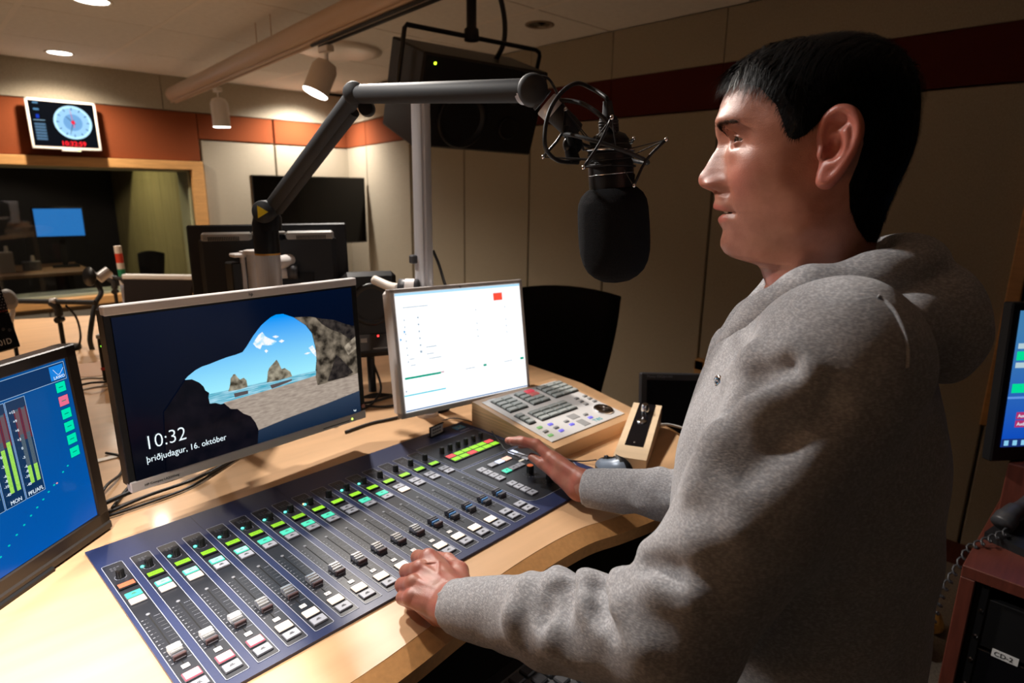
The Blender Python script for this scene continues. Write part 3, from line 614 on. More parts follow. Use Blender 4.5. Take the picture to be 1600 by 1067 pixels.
MB().lathe([(.004,0),(.003,.003)],glow('clock_led',(.5,1,.05),3),(Wc*.66,-Hc_-.005,.005),n=8).build('power_led', ck)
cxk,cyk,rk=.292,.165,.128
def circ(r,n=40): return [(cxk+r*math.cos(2*PI*k/n),cyk+r*math.sin(2*PI*k/n)) for k in range(n)]
it=[(rc(.017,.017,Wc-.034,Hc_-.036),em('clock_black',(.004,.006,.010),1)),(circ(rk),em('clock_face_edge',(.50,.82,1),1.3)),(circ(rk*.86),em('clock_face_mid',(.36,.66,.95),1.1)),(circ(rk*.5),em('clock_face_in',(.20,.45,.80),1.0))]
for k in range(12):
    a=k*PI/6; r0,r1=rk*.72,rk*.88; ca,sa=math.cos(a),math.sin(a); wd=.0035
    it.append(([(cxk+r0*ca-wd*sa,cyk+r0*sa+wd*ca),(cxk+r1*ca-wd*sa,cyk+r1*sa+wd*ca),(cxk+r1*ca+wd*sa,cyk+r1*sa-wd*ca),(cxk+r0*ca+wd*sa,cyk+r0*sa-wd*ca)],em('clock_tick',(.05,.15,.35),1)))
def hand(deg,ln,wd,m,back=.02):
    a=math.radians(deg-90); ca,sa=math.cos(a),math.sin(a)
    return ([(cxk-back*ca-wd*sa,cyk-back*sa+wd*ca),(cxk+ln*ca-wd*.4*sa,cyk+ln*sa+wd*.4*ca),(cxk+ln*ca+wd*.4*sa,cyk+ln*sa-wd*.4*ca),(cxk-back*ca+wd*sa,cyk-back*sa-wd*ca)],m)
dkh=em('clock_hand',(.01,.03,.10),1); rdh=em('clock_hand_red',(.9,.02,.05),1.2)
it += [hand(316,.062,.004,dkh),hand(197,.098,.0035,dkh),hand(354,.10,.0022,rdh,.04),(([(cxk+.014*math.cos(2*PI*k/12),cyk+.014*math.sin(2*PI*k/12)) for k in range(12)]),rdh)]
cbl=em('clock_side_blue',(.12,.30,.50),1.0)
it += [(rc(.045,.028,.035,.012),cbl),(rc(.045,.075,.035,.014),cbl),(rc(.055,.120,.020,.028),em('clock_side_blue2',(.01,.05,.55),1.0)),(rc(.035,.160,.075,.005),em('clock_side_line',(.3,.5,.65),1))]+[(rc(.038,.185+.022*k,.070,.016),em('clock_list',(.10,.20,.32),1.0)) for k in range(6)]
scr4=plate_polys(ck,'screen',it,None,.0060,.0001)
text('10:32:59',.049,em('clock_red_digits',(1,.02,.03),1.6),T((.190,-.346,.0115)),scr4,'time_digits',off=.0008)
# ================================================================== microphone arm and microphone
V=Vector
IR=V((.718,-.696,0)).normalized(); IF=V((.696,.718,0)).normalized()      # across and away from the viewer side
ma = thing('microphone_boom','black jointed microphone boom arm on silver pillar behind the wide monitor','boom arm',(.627,1.512,ZD))
O_=V((.627,1.512,ZD)); rel=lambda p: tuple(V(p)-O_)
q=MB(); q.lathe([(.055,0),(.055,.01),(.03,.014)],silv,(0,0,0),n=32); q.lathe([(.0295,.01),(.0295,.445)],alu,(0,0,0),n=32); q.build('pillar', ma, 'brushed silver pillar')
q=MB(); q.lathe([(.0300,0),(.0300,.004)],mat('brass_ring',(.8,.42,.10),.3,metal=.7),(0,0,.445),n=32); q.build('ring', ma, 'thin orange ring')
jl=V((.634,1.504,1.594)); el=V((.667,1.132,1.828)); en=V((.712,.697,1.797))
q=MB(); q.lathe([(.0300,.449),(.0300,.520),(.026,.535)],blk,(0,0,0),n=32); q.lathe([(0.0,0),(.024,.001),(.0265,.006),(.0265,.040),(.024,.045),(0,.046)],armm,rel(jl-IF*.0-IR*.0-V((0,0,.0))-IF*.040),ax=tuple(IF),n=28)
q.lathe([(.028,0),(.029,.03),(.022,.045)],blk,rel(jl+V((0,0,-.045))),n=28); q.build('lower_joint', ma)
q=MB(); q.lathe([(.0165,0),(.0165,.002)],mat('yellow_sign',(.75,.50,.02),.4),rel(jl-IF*.0425),ax=tuple(-IF),n=3); q.build('warning_triangle', ma,'small yellow triangle on the lower joint')
def armtube(a,b,r):
    q=MB(); d=(b-a); q.lathe([(r*.9,0),(r,.006),(r,d.length-.006),(r*.9,d.length)],armm,rel(a),ax=tuple(d),n=28)
    side=IF if abs(d.z)<.1 else IF
    return q
armtube(jl,el,.0175).build('lower_arm', ma)
q=MB(); d=el-jl; off=V((.012,-.012,-.006)); q.rod(rel(jl+off+d*.04),rel(el+off-d*.10),.0125,armm); q.build('spring_rod', ma)
armtube(el,en,.0178).build('upper_arm', ma)
q=MB(); q.lathe([(0,-.001),(.017,0),(.0215,.006),(.0215,.034),(.017,.040),(0,.041)],armm,rel(el-IF*.022),ax=tuple(IF),n=28)
q.lathe([(.014,0),(.0155,.01),(.0155,.022),(.010,.028)],blk,rel(el+IR*.020+V((0,0,-.026))-IF*.012),ax=tuple(IF),n=20); q.build('elbow_joint', ma)
q=MB(); q.lathe([(0,-.001),(.018,0),(.0225,.006),(.0225,.038),(.018,.044),(0,.045)],armm,rel(en-IF*.024),ax=tuple(IF),n=28)
q.lathe([(.0185,-.003),(.019,0),(.019,.006)],alu,rel(en+V((.0,.014,.0))),ax=(0,1,0),n=24); q.build('end_joint', ma)
e2=V((.757,.652,1.742)); dd=(e2-en)
q=MB(); q.lathe([(.018,.018),(.0185,.022)],armm,rel(en),ax=tuple(dd),n=24); q.lathe([(.0185,.028),(.0195,.030),(.0195,.044),(.0185,.046)],alu,rel(en),ax=tuple(dd),n=24); q.build('collar', ma,'silver collar')
q=MB(); q.lathe([(.0165,.046),(.0165,.075),(.0145,.090),(.008,.093)],armm,rel(en),ax=tuple(dd),n=24); q.lathe([(0,0),(.013,.001),(.015,.006),(.015,.018),(0,.020)],blk,rel(e2+V((0,0,-.022))-IF*.010),ax=tuple(IF),n=18)
q.lathe([(.010,0),(.011,.02)],blk,rel(e2+V((-.004,0,-.030))),ax=(.2,-.2,-1),n=12); q.build('tilt_head', ma)

# microphone in its spring cradle
ax_=V((.072,-.070,-.995)).normalized()
ws=V((.778,.590,1.6600))                    # top of the wind screen on the axis
mic = thing('broadcast_microphone','large black studio microphone with foam wind screen hanging from boom arm','microphone',tuple(ws))
q=MB(); H_=.148; r0=.0545
prof=[(.012,.0),(.026,.0015),(.038,.006),(.0465,.014),(.0515,.024),(.0535,.036),(.0545,.060),(.0545,.088),(.0535,.102),(.050,.117),(.0435,.130),(.034,.139),(.022,.1455),(.009,.148),(.001,.1485)]
pr=[]
for (a,b),(c_,d_) in zip(prof,prof[1:]):
    for k in range(3): pr.append((a+(c_-a)*k/3,b+(d_-b)*k/3))
pr.append(prof[-1]); q.lathe([(r*1.0,h) for r,h in pr],foam,(0,0,0),ax=tuple(ax_),n=56); q.build('wind_screen', mic, 'black foam wind screen')
q=MB(); q.lathe([(.033,.02),(.034,-.004),(.034,-.030),(.0325,-.034),(.0315,-.036),(.0325,-.038),(.0325,-.054),(.030,-.057),(.0285,-.059),(.0295,-.064),(.024,-.072),(.016,-.076)][::-1],blk,(0,0,0),ax=tuple(ax_),n=36); q.build('body', mic)
q=MB(); 
for h in (-.016,-.0365,-.046,-.058): q.lathe([(.0345,h-.0006),(.0352,h),(.0345,h+.0006)],chrome if h in (-.016,-.052) else armm,(0,0,0),ax=tuple(ax_),n=36,caps=False)
q.build('trim_ring', mic)
up=-ax_; tp=up*.074
q=MB(); q.lathe([(.015,0),(.0145,.014),(.0125,.024)],rub,tuple(tp),ax=tuple(up),n=20)
for h in (.004,.008,.012,.016): q.lathe([(.0146,h),(.0152,h+.001),(.0146,h+.002)],blk2,tuple(tp),ax=tuple(up),n=20,caps=False)
q.lathe([(.0095,.024),(.0078,.036),(.0064,.046)],armm,tuple(tp),ax=tuple(up),n=16); q.build('connector', mic)
sm = thing('shock_mount','wire cradle with chrome tips and elastic cords around the microphone body','shock mount',tuple(ws+up*.040))
ex=(IR*math.cos(.30)-V((0,0,1))*math.sin(.30)); ey=IF; ez=ex.cross(ey)
ring=[tuple(ex*(.066*math.cos(t)-.010)+ey*(.052*math.sin(t))+ez*.010) for t in [2*PI*k/36 for k in range(37)]]
MB().tube(ring,.0030,armm,8,sub=0).build('outer_ring', sm)
posts=[]
for k,(t,kz) in enumerate(((PI*.98,.0),(PI*1.42,.0),(PI*1.80,.0),(PI*.35,.0))):
    p=ex*(.066*math.cos(t)-.010)+ey*(.052*math.sin(t))+ez*.010; rad=(ex*math.cos(t)+ey*math.sin(t))
    a=p+rad*.016+ez*.034+ex*.006; b=p+rad*.010-ez*.040-ex*.010; posts.append((a,b,p))
    q=MB(); q.tube([tuple(a),tuple(p+rad*.004),tuple(b)],.0022,blk,7,sub=3); q.build('prong', sm)
    q=MB(); q.lathe([(.0008,0),(.0028,.002),(.0028,.005),(.0008,.007)],chrome,tuple(a-ez*.003),ax=tuple(ez),n=10); q.lathe([(.0008,0),(.0028,.002),(.0028,.005),(.0008,.007)],chrome,tuple(b-ez*.003),ax=tuple(ez),n=10); q.lathe([(.0012,-.003),(.0032,0),(.0012,.003)],chrome,tuple(p),ax=tuple(ez),n=10); q.build('chrome_tip', sm, 'small chrome tip')
for a,b,p in posts:
    for s_ in (-1,1):
        for e,hh in ((a,.026),(b,-.022)):
            rad=(e-ez*e.dot(ez)).normalized(); tn=ez.cross(rad)
            MB().rod(tuple(e),tuple((-ax_)*hh*.6+rad*.034+tn*.016*s_),.0009,armm,6).build('elastic_cord', sm)
q=MB()
for h,m_ in ((.010,chrome),(-.012,blk)):
    q.tube([tuple((-ax_)*h+ (IR*math.cos(t)+IF*math.sin(t))*.0365) for t in [2*PI*k/30 for k in range(31)]],.0016,m_,6,sub=0)
q.build('inner_ring', sm)
# bracket from tilt head to the ring
MB().tube([rel(e2+V((.0,0,-.030))),tuple((ws+up*.040+ring_-O_) if False else (V(rel(ws+up*.040))+V(ring[18])+ez*.01)),tuple(V(rel(ws+up*.040))+V(ring[18]))],.0055,blk,8,sub=3).build('cradle_bracket', ma)
# cables of the microphone
def PD(x,y,d):   # world point seen at photograph pixel (x,y) at depth d, used once to lay the loose cables
    q_=_R*((x-800)/965)+_U*((533.5-y)/965)+_f; return V((0,0,1.65))+q_*d
mc = thing('microphone_cable','black cable looping from boom arm to the top of the microphone','cable',(0,0,0))
MB().tube([PD(826,122,.93),PD(843,119,.93),PD(858,124,.93),PD(872,148,.93),PD(888,180,.93),PD(903,210,.94),PD(912,235,.95)],.0020,mat('cable_grey_black',(.05,.05,.055),.35),8).build('thin_cable', mc)
topc_=ws+tp+up*.046
MB().tube([tuple(topc_),tuple(topc_+up*.006-IR*.003),PD(924,138,.93),PD(902,130,.91),PD(880,142,.90),PD(861,168,.895),PD(852,200,.895),PD(853,232,.90),PD(872,251,.93),PD(903,254,.96)],.0032,rub,10).build('loop_cable', mc)
MB().tube([PD(870,158,.93),PD(885,157,.92),PD(912,163,.90),PD(940,182,.89),PD(962,207,.90),PD(972,232,.93)],.0034,rub,10).build('loop_cable', mc)
# ================================================================== controller box, talkback box, mouse
tb = thing('button_controller','wooden wedge control box with silver key panel and chrome jog dial right of console','control box',(.99,.875,ZD))
q=MB(); yz=[(0,0),(.293,0),(.293,.068),(.285,.0685),(0,.031)]
q.add([(0,y,z) for y,z in yz]+[(.315,y,z) for y,z in yz],[(0,1,2,3,4),(9,8,7,6,5)],ply); q.add([(0,y,z) for y,z in yz]+[(.315,y,z) for y,z in yz],[(0,5,6,1),(1,6,7,2),(2,7,8,3),(3,8,9,4),(4,9,5,0)],birch)
q.build('wooden_box', tb)
sl=math.atan2(.0375,.285); Mt=T((0,0,.0312)) @ Matrix.Rotation(sl,4,'X')
pan_=mat('panel_silver',(.72,.71,.70),.42,metal=.0,bump=.04,bscale=900); keyb=mat('key_black',(.02,.022,.022),.35); keyc=mat('key_cap_clear',(.33,.37,.36),.25)
Mp=Mt; q=MB(); q.box((.158,.149,.0012),(.285,.251,.0024),pan_,.0008,M=Mp); q.build('panel', tb, 'silver panel')
def keys(x0,y0,nx,ny,dx,dy,bx,by):
    f_=MB(); f_.box((x0+dx*(nx-1)/2,y0-dy*(ny-1)/2,.0032),(dx*nx+.001,dy*ny+.001,.0030),keyb,.0008,M=Mp); fr_=f_.build('key_block', tb)
    for i in range(nx):
        for j in range(ny):
            m_=keyc
            lab=None
            if (bx,i,j) in (('b',1,0),): m_=glow('key_red',(.95,.10,.14),.55); lab='red lit key'
            if (bx,i,j) in (('b',1,1),): m_=glow('key_salmon',(.85,.22,.20),.35); lab='salmon lit key'
            k_=MB(); k_.box((x0+dx*i,y0-dy*j,.0058),(dx-.0035,dy-.0035,.0050),m_,.0008,M=Mp); k_.box((x0+dx*i+.0005,y0-dy*j-.001,.0085),(dx-.009,dy-.009,.0004),mat('key_label',(.45,.48,.47),.4) if m_ is keyc else m_,M=Mp)
            k_.build('key', fr_, lab)
keys(.0520,.2530,2,4,.0330,.0190,'a',0); keys(.1370,.2530,2,4,.0330,.0190,'b',0); keys(.2230,.2530,3,4,.0320,.0190,'c',0); keys(.0900,.1540,4,3,.0345,.0172,'d',0); keys(.0430,.1600,1,3,.0250,.0185,'e',0)
q=MB(); q.lathe([(.0270,0),(.0270,.003),(.0255,.0045),(.0150,.0050),(.0140,.0035),(.0010,.0030)],chrome,(.2660,.0690,.0024),n=36,M=Mp); q.lathe([(.006,0),(.005,.002)],chrome,(.279,.073,.0065),n=12,M=Mp); q.build('jog_dial', tb, 'chrome jog dial')
sm_=mat('small_key_grey',(.30,.30,.30),.4); smb=glow('small_key_blue',(.25,.22,.95),.7); smg=glow('small_key_green',(.30,.62,.22),.6)
for (x,y,m_) in ((.2557,.1547,sm_),(.2892,.1527,sm_),(.2524,.1347,sm_),(.2887,.135,sm_),(.287,.1165,sm_),(.2505,.116,sm_),(.1247,.076,sm_),(.1242,.0574,smb),(.1991,.0752,sm_),(.1966,.0569,smb),(.0417,.0895,smg),(.0773,.0869,smb),(.0395,.0672,sm_),(.077,.0672,sm_),(.0352,.0473,smg),(.0763,.0495,smb)):
    MB().box((x,y,.0038),(.0150,.0080,.0030),m_,.0008,M=Mp).build('small_key', tb)
MB().box((.1627,.0858,.0028),(.030,.022,.0012),mat('grey_pad',(.36,.36,.36),.5),M=Mp).build('grey_pad', tb); MB().box((.1594,.049,.0028),(.024,.030,.0012),mat('grey_pad',(0,0,0)),M=Mp).build('grey_pad', tb)
text('TBS',.017,mat('teal_letters',(.0,.42,.50),.4),Mp @ T((.190,.034,.0026)) ,tb,'lettering',sx=1.15,ext=.0003)
MB().box((.048,.271,.0027),(.028,.008,.0006),whitep,M=Mp).build('paper_label', tb)

tk = thing('talkback_box','small pale wooden box with black plate, chrome knob and round chrome button','control box',(1.085,.735,ZD),rotz(math.atan2(.127,.2555)))
q=MB(); q.add([(0,-.037,0),(.285,-.037,0),(.285,.037,0),(0,.037,0),(0,-.037,.026),(.285,-.037,.060),(.285,.037,.060),(0,.037,.026)],[(3,2,1,0),(4,5,6,7),(0,1,5,4),(1,2,6,5),(2,3,7,6),(3,0,4,7)],pale); q.build('wooden_box', tk)
Mk=T((0,0,.0262)) @ Matrix.Rotation(-math.atan2(.034,.285),4,'Y')
MB().box((.170,0,.0008),(.228,.042,.0016),gloss,M=Mk).build('black_plate', tk, 'glossy black plate')
MB().lathe([(.010,0),(.0095,.020),(.007,.023)],chrome,(.235,0,.0016),n=22,M=Mk).build('knob', tk)
MB().lathe([(.0125,0),(.012,.003),(.009,.0045),(.001,.0050)],chrome,(.180,0,.0016),n=26,M=Mk).build('push_button', tk)
MB().lathe([(.0030,0),(.0015,.0015)],chrome,(.072,0,.0016),n=12,M=Mk).build('screw', tk)
text('STUDIO',.007,whitep,Mk @ T((.208,-.011,.0017)) @ Matrix.Rotation(PI/2,4,'Z'),tk,'plate_lettering') if False else None
tc_=thing('white_cable','short white cable leaving the talkback box at the back','cable',(0,0,0))
MB().tube([(1.325,.845,1.052),(1.36,.835,1.050),(1.39,.815,1.046),(1.415,.78,1.030),(1.425,.76,.97)],.0035,whitep,8).build('cord', tc_)

ms = thing('computer_mouse','grey and black computer mouse beside the man\'s far sleeve','mouse',(1.045,.745,ZD),rotz(.95-PI/2+.4))
vs=[];fs=[];nu,nv=20,10
for i in range(nv+1):
    f_=i/nv; 
    for k in range(nu):
        t=2*PI*k/nu; rx=.031*(1-.12*math.cos(t)); ph=f_*PI/2; hh=.036*(1-.25*math.sin(t))
        vs.append((rx*math.cos(ph)**.6*math.cos(t),.056*math.cos(ph)**.6*math.sin(t),hh*math.sin(ph)))
for i in range(nv):
    for k in range(nu): j=(k+1)%nu; fs.append((i*nu+k,i*nu+j,(i+1)*nu+j,(i+1)*nu+k))
sh=MB().add(vs,fs,blk,None,True); sh.build('shell', ms)
vs2=[(x*1.02+.0,y*1.02,z*1.03) for x,y,z in vs]; 
MB().add(vs2,[f for f in fs if vs[f[0]][0]<-.014 and vs[f[0]][1]>-.05 and vs[f[0]][2]>.006],mat('mouse_silver',(.16,.20,.26),.35,metal=.2),None,True).build('side_cover', ms,'silver blue side cover')
MB().lathe([(.004,-.003),(.006,-.003),(.006,.003),(.004,.003)],blk2,(.0,.030,.024),ax=(1,0,0),n=16).build('scroll_wheel', ms)
mcb=thing('mouse_cable','thin grey cable from the square monitor across the console to mouse','cable',(0,0,0))
MB().tube([(.93,1.30,1.043),(.955,1.262,1.043),(.985,1.225,1.053),(1.000,1.123,1.054),(.968,1.050,1.056),(.940,1.000,1.062),(.928,.965,1.060),(.955,.900,1.056),(1.000,.850,1.054),(1.030,.825,1.050),(1.050,.800,1.056)],.0016,mat('cable_grey_black',(.05,.05,.055),.35),6).build('cord', mcb)

# ================================================================== speakers
ls = thing('perforated_speaker','black compact speaker with perforated grille standing at the left edge','speaker',tuple(PD(39,541,1.5)),orient((.774,.633,0),tuple(PD(-4,360,1.47)-PD(39,541,1.5))))
q=MB(); q.box((-.10,.17,-.09),(.20,.34,.18),blk,.012); q.build('cabinet', ls)
q=MB(); q.box((-.10,.21,.003),(.172,.235,.008),gloss,.003); 
q.build('grille', ls)
hole_=mat('grille_dot',(.16,.16,.17),.5); q=MB()
for i in range(22):
    for j in range(34): q.box((-.182+.0078*i+(.0039 if j%2 else 0),.100+.0066*j,.0072),(.0032,.0026,.0006),hole_)
o=q.build('perforation', ls); o['kind']='stuff'
q=MB(); q.box((-.10,.045,.003),(.17,.085,.006),gloss,.002); q.build('front_plate', ls)
for x,y in ((-.060,.066),(-.045,.052),(-.030,.047)): MB().lathe([(.004,0),(.003,.003)],blk2,(x,y,.006),n=10).build('switch_dot', ls)
q=MB()
for k in range(7): q.box((-.07+.008*k,.0925,.0072),(.005,.0022,.0008),mat('dim_red',(.30,.02,.02),.4))
q.build('red_marks', ls,'row of small dim red marks')
text('S301D',.019,whitep,T((-.085,.016,.0066)),ls,'lettering')
MB().lathe([(.075,0),(.075,.012),(.03,.02),(.03,.225)],blk,(-.09,-.232,-.10),ax=(0,.95,-.30),n=24).build('stand', ls)
# small two way speaker between the screens
ss = thing('desk_speaker','small black desk speaker with round cone and red lights between the monitors','speaker',(.930,1.535,1.170),orient((.93,-.36,0),(0,0,1)) @ Matrix.Rotation(-.12,3,'X'))
q=MB(); q.box((0,.125,-.085),(.155,.25,.17),blk,.014); q.build('cabinet', ss)
q=MB(); q.lathe([(.058,0),(.062,.004),(.055,.006),(.050,.003),(.030,-.010),(.018,-.012),(.010,-.006),(.001,-.004)],blk,(0,.155,.001),ax=(0,0,1),n=40); q.build('woofer', ss)
q=MB(); q.box((0,.045,.001),(.13,.05,.004),gloss,.001); q.build('control_plate', ss)
for x in (.012,.050): MB().lathe([(.0028,0),(.002,.002)],glow('red_led',(1,.02,.02),8),(x,.062,.003),ax=(0,0,1),n=8).build('red_led', ss,'lit red light')
q=MB(); q.box((-.03,.052,.003),(.018,.012,.002),mat('knob_grey',(.25,.25,.25),.4)); q.build('selector', ss); q=MB(); q.box((.02,.026,.0032),(.05,.003,.0006),tick_m); q.build('print_line', ss)
MB().lathe([(.07,0),(.07,.008),(.012,.012),(.012,.13)],blk,(0,-.130,-.08),ax=(0,1,0),n=24).build('stand', ss)

# hanging studio monitor with yoke
hs = thing('hanging_speaker','large black studio loudspeaker hung from ceiling on a yoke, green light','speaker',(1.529,2.078,2.163),orient((.985,-.172,-.022),(-.136,-.319,.938)))
Ws,Hs=.60,.362
q=MB(); q.box((Ws/2,-Hs/2,-.16),(Ws,Hs,.32),mat('speaker_lacquer',(.014,.012,.011),.45,spec=.3),.006); q.build('cabinet', hs)
q=MB(); q.box((Ws/2,-Hs/2,.002),(Ws-.012,Hs-.012,.006),mat('speaker_front',(.010,.010,.011),.35),.004); q.build('front_baffle', hs)
q=MB(); q.lathe([(.112,0),(.118,.006),(.108,.012),(.098,.008),(.060,-.020),(.034,-.022),(.020,-.010),(.001,-.006)],blk,(.21,-.235,.006),ax=(0,0,1),n=48); q.build('woofer', hs)
q=MB(); q.lathe([(.046,0),(.048,.006),(.040,.008),(.020,-.004),(.001,.0)],blk,(.445,-.25,.006),ax=(0,0,1),n=36); q.build('midrange', hs)
q=MB(); q.lathe([(.030,0),(.032,.005),(.014,.002),(.001,.006)],blk,(.445,-.12,.006),ax=(0,0,1),n=30); q.build('tweeter', hs)
MB().lathe([(.0055,0),(.004,.003)],glow('green_led',(.55,1,.02),5),(.050,-.035,.006),ax=(0,0,1),n=10).build('power_led', hs,'green power light')
MB().lathe([(.008,0),(.007,.006)],chrome,(-.004,-.20,-.12),ax=(-1,0,0),n=12).build('side_bolt', hs)
q=MB(); yk=[(-.030,-.20,-.14),(-.030,.055,-.14),(-.022,.068,-.14),(.10,.068,-.14),(.60,.068,-.14),(.622,.060,-.14),(.630,.045,-.14),(.630,-.2,-.14)]
q.tube([Vector(p) for p in yk],.0095,blk,10,sub=0); q.build('yoke', hs)
hm=MB(); Mi=hs.matrix_world.inverted(); p0=Mi @ V((1.80,2.05,2.66)); p1=Mi @ V((1.80,2.05,2.2)); b0=Vector((.27,.068,-.14))
hp0=hs.matrix_world @ b0; dn=Mi.to_3x3() @ V((0,0,1))
hm.lathe([(.030,-.015),(.032,0),(.030,.03),(.021,.036),(.021,.14),(.024,.145),(.024,max(.2,2.60-hp0.z))],blk,tuple(b0),ax=tuple(dn),n=20); hm.build('ceiling_pole', hs)
pts=[(hp0.x+.04,hp0.y-.01,2.60),(hp0.x+.10,hp0.y-.03,2.50),(hp0.x+.155,hp0.y-.03,2.38),(hp0.x+.165,hp0.y-.02,2.27),(hp0.x+.165,hp0.y+.05,2.19)]
MB().tube([Mi @ V(p) for p in pts],.011,rub,10).build('speaker_cable', hs)

# ================================================================== pole, arm hardware
po = thing('aluminium_pole','tall silver aluminium support pole standing on desk behind square monitor','pole',(.955,1.318,ZD))
q=MB(); n_=32; prof_=[]
for k in range(n_):
    t=2*PI*k/n_; r_=.0235-(.004 if k%8==4 else 0); prof_.append((r_*math.cos(t+.3),r_*math.sin(t+.3)))
q.prism(prof_,0,.845,alu); q.lathe([(.03,0),(.03,.010)],silv,n=28); q.build('profile', po)
cl = MB(); cl.box((-.028,.006,.430),(.018,.02,.022),blk2,.003); cl.build('small_clamp', po)
q=MB(); c0=V((-.045,.020,.355)); q.lathe([(.014,0),(.024,.003),(.024,.020)],blk2,tuple(c0-IR*.020),ax=tuple(IR),n=24); q.lathe([(.025,0),(.025,.024)],silv,tuple(c0),ax=tuple(IR),n=24); q.lathe([(.024,0),(.024,.013),(.012,.016)],blk2,tuple(c0+IR*.022),ax=tuple(IR),n=24); q.build('joint', po)
MB().tube([tuple(c0-IR*.018),tuple(c0-IR*.05+IF*.03),tuple(c0-IR*.095+IF*.06+V((0,0,.012)))],.012,white,12).build('side_arm', po, 'white side arm')
MB().tube([(.03,.0,.45),(.045,-.006,.41),(.060,-.01,.36),(.08,-.02,.30),(.11,-.02,.2)],.004,rub,8).build('cable', po)
pt = thing('screen_arm_post','short silver post with cap carrying the rear facing monitor','post',(.660,1.672,ZD))
q=MB(); q.lathe([(.023,0),(.023,.432)],alu,(.0,.0,0),n=24); q.box((-.027,.02,.22),(.012,.01,.44),silv,.002); q.build('post', pt)
q=MB(); q.lathe([(.030,0),(.032,.004),(.028,.010)],silv,(0,0,.432),n=24); q.box((-.030,.022,.429),(.05,.035,.01),silv,.003); q.build('cap', pt)
MB().box((-.048,.035,.23),(.025,.05,.36),blk,.003).build('cable_channel', pt)
MB().tube([(.02,-.02,.405),(.07,.0,.405),(.13,.06,.405),(.17,.13,.40)],.018,silv,14).build('horizontal_arm', pt)

# loose cables on the desk
def cable(name,label,pts,r=.0035,m=rub,grp=None):
    c_=thing(name,label,'cable',(0,0,0),None,grp or 'loose cables on the desk'); MB().tube(pts,r,m,8).build('cord',c_); return c_
zc=ZD+.0045
cable('power_cable','black cable running left of the wide monitor to its base',[(.20,1.30,zc),(.235,1.36,zc),(.28,1.42,zc+.004),(.33,1.50,zc),(.42,1.56,zc)])
cable('power_cable','black cable sweeping under the wide monitor toward the left screen',[(.19,1.285,zc),(.26,1.300,zc+.004),(.35,1.305,zc+.008),(.43,1.35,zc+.004),(.51,1.41,zc),(.60,1.44,zc)])
cable('video_cable','thick black cable under the middle of the wide monitor',[(.18,1.305,zc+.01),(.25,1.325,zc+.012),(.33,1.335,zc+.010),(.42,1.37,zc+.012),(.50,1.385,zc+.02),(.53,1.39,zc+.06)],.0045)
cable('data_cable','thin black cable curling beside the left monitor stand',[(.175,1.33,zc),(.21,1.39,zc+.01),(.25,1.46,zc),(.27,1.55,zc),(.25,1.60,zc)],.003)
cable('network_cable','thin black cable lowest of those under the wide monitor',[(.185,1.27,zc),(.25,1.275,zc),(.33,1.29,zc),(.40,1.33,zc),(.47,1.375,zc)],.0028)
cable('speaker_wire','black wire dropping from the desk speaker in a long curve',[(.93,1.56,1.19),(.96,1.60,1.14),(.955,1.55,1.07),(.90,1.50,zc),(.82,1.45,zc),(.72,1.40,zc)],.0035)
cable('hub_cable','black cable crossing behind the gap between the two silver monitors',[(.70,1.50,zc),(.80,1.52,zc+.003),(.90,1.50,zc),(1.02,1.52,zc),(1.12,1.55,zc)],.004)
cable('hub_cable','second black cable in the monitor gap, nearer the console',[(.72,1.345,zc),(.80,1.355,zc),(.88,1.345,zc),(.98,1.36,zc)],.004)
cable('hub_cable','looped black cable in the monitor gap under desk speaker',[(.76,1.58,zc),(.83,1.50,zc+.006),(.90,1.44,zc),(1.00,1.43,zc),(1.08,1.46,zc)],.0035)

# little network box with green light, guest microphones etc. on the far part of the desk
nbx = thing('network_box','small black upright box with green light and red band on the far desk','electronics box',(.392,2.235,ZD),rotz(-.55))
q=MB(); q.box((0,0,.075),(.034,.03,.14),blk,.002); q.build('case', nbx); MB().box((0,.002,.148),(.038,.038,.012),mat('grey_cap',(.35,.36,.38),.4),.002).build('top', nbx,'grey top')
MB().box((0,-.0156,.045),(.035,.0012,.009),mat('red_band',(.5,.03,.03),.4)).build('band', nbx,'red band'); MB().lathe([(.003,0),(.002,.002)],glow('green_led2',(.3,1,.05),4),(-.006,-.015,.118),ax=(0,-1,0),n=8).build('led', nbx)
for k in range(3): cable('desk_cable','pale cable loop around the network box, number seen %s'%('nearest','in the middle','farthest')[k],[(.30-.02*k,2.17+.05*k,zc),(.33,2.14+.06*k,zc+.01),(.38,2.17+.05*k,zc),(.42,2.22+.05*k,zc+.004),(.45,2.30+.04*k,zc)],.0035,mat('pale_cable',(.45,.42,.40),.5) if k!=1 else rub)
for i_,o_ in enumerate([o for o in bpy.data.objects if o.name.startswith('desk_cable')]): o_['label']=('pale cable loop nearest the network box','black cable loop behind the network box','pale cable loop farthest behind network box')[i_]

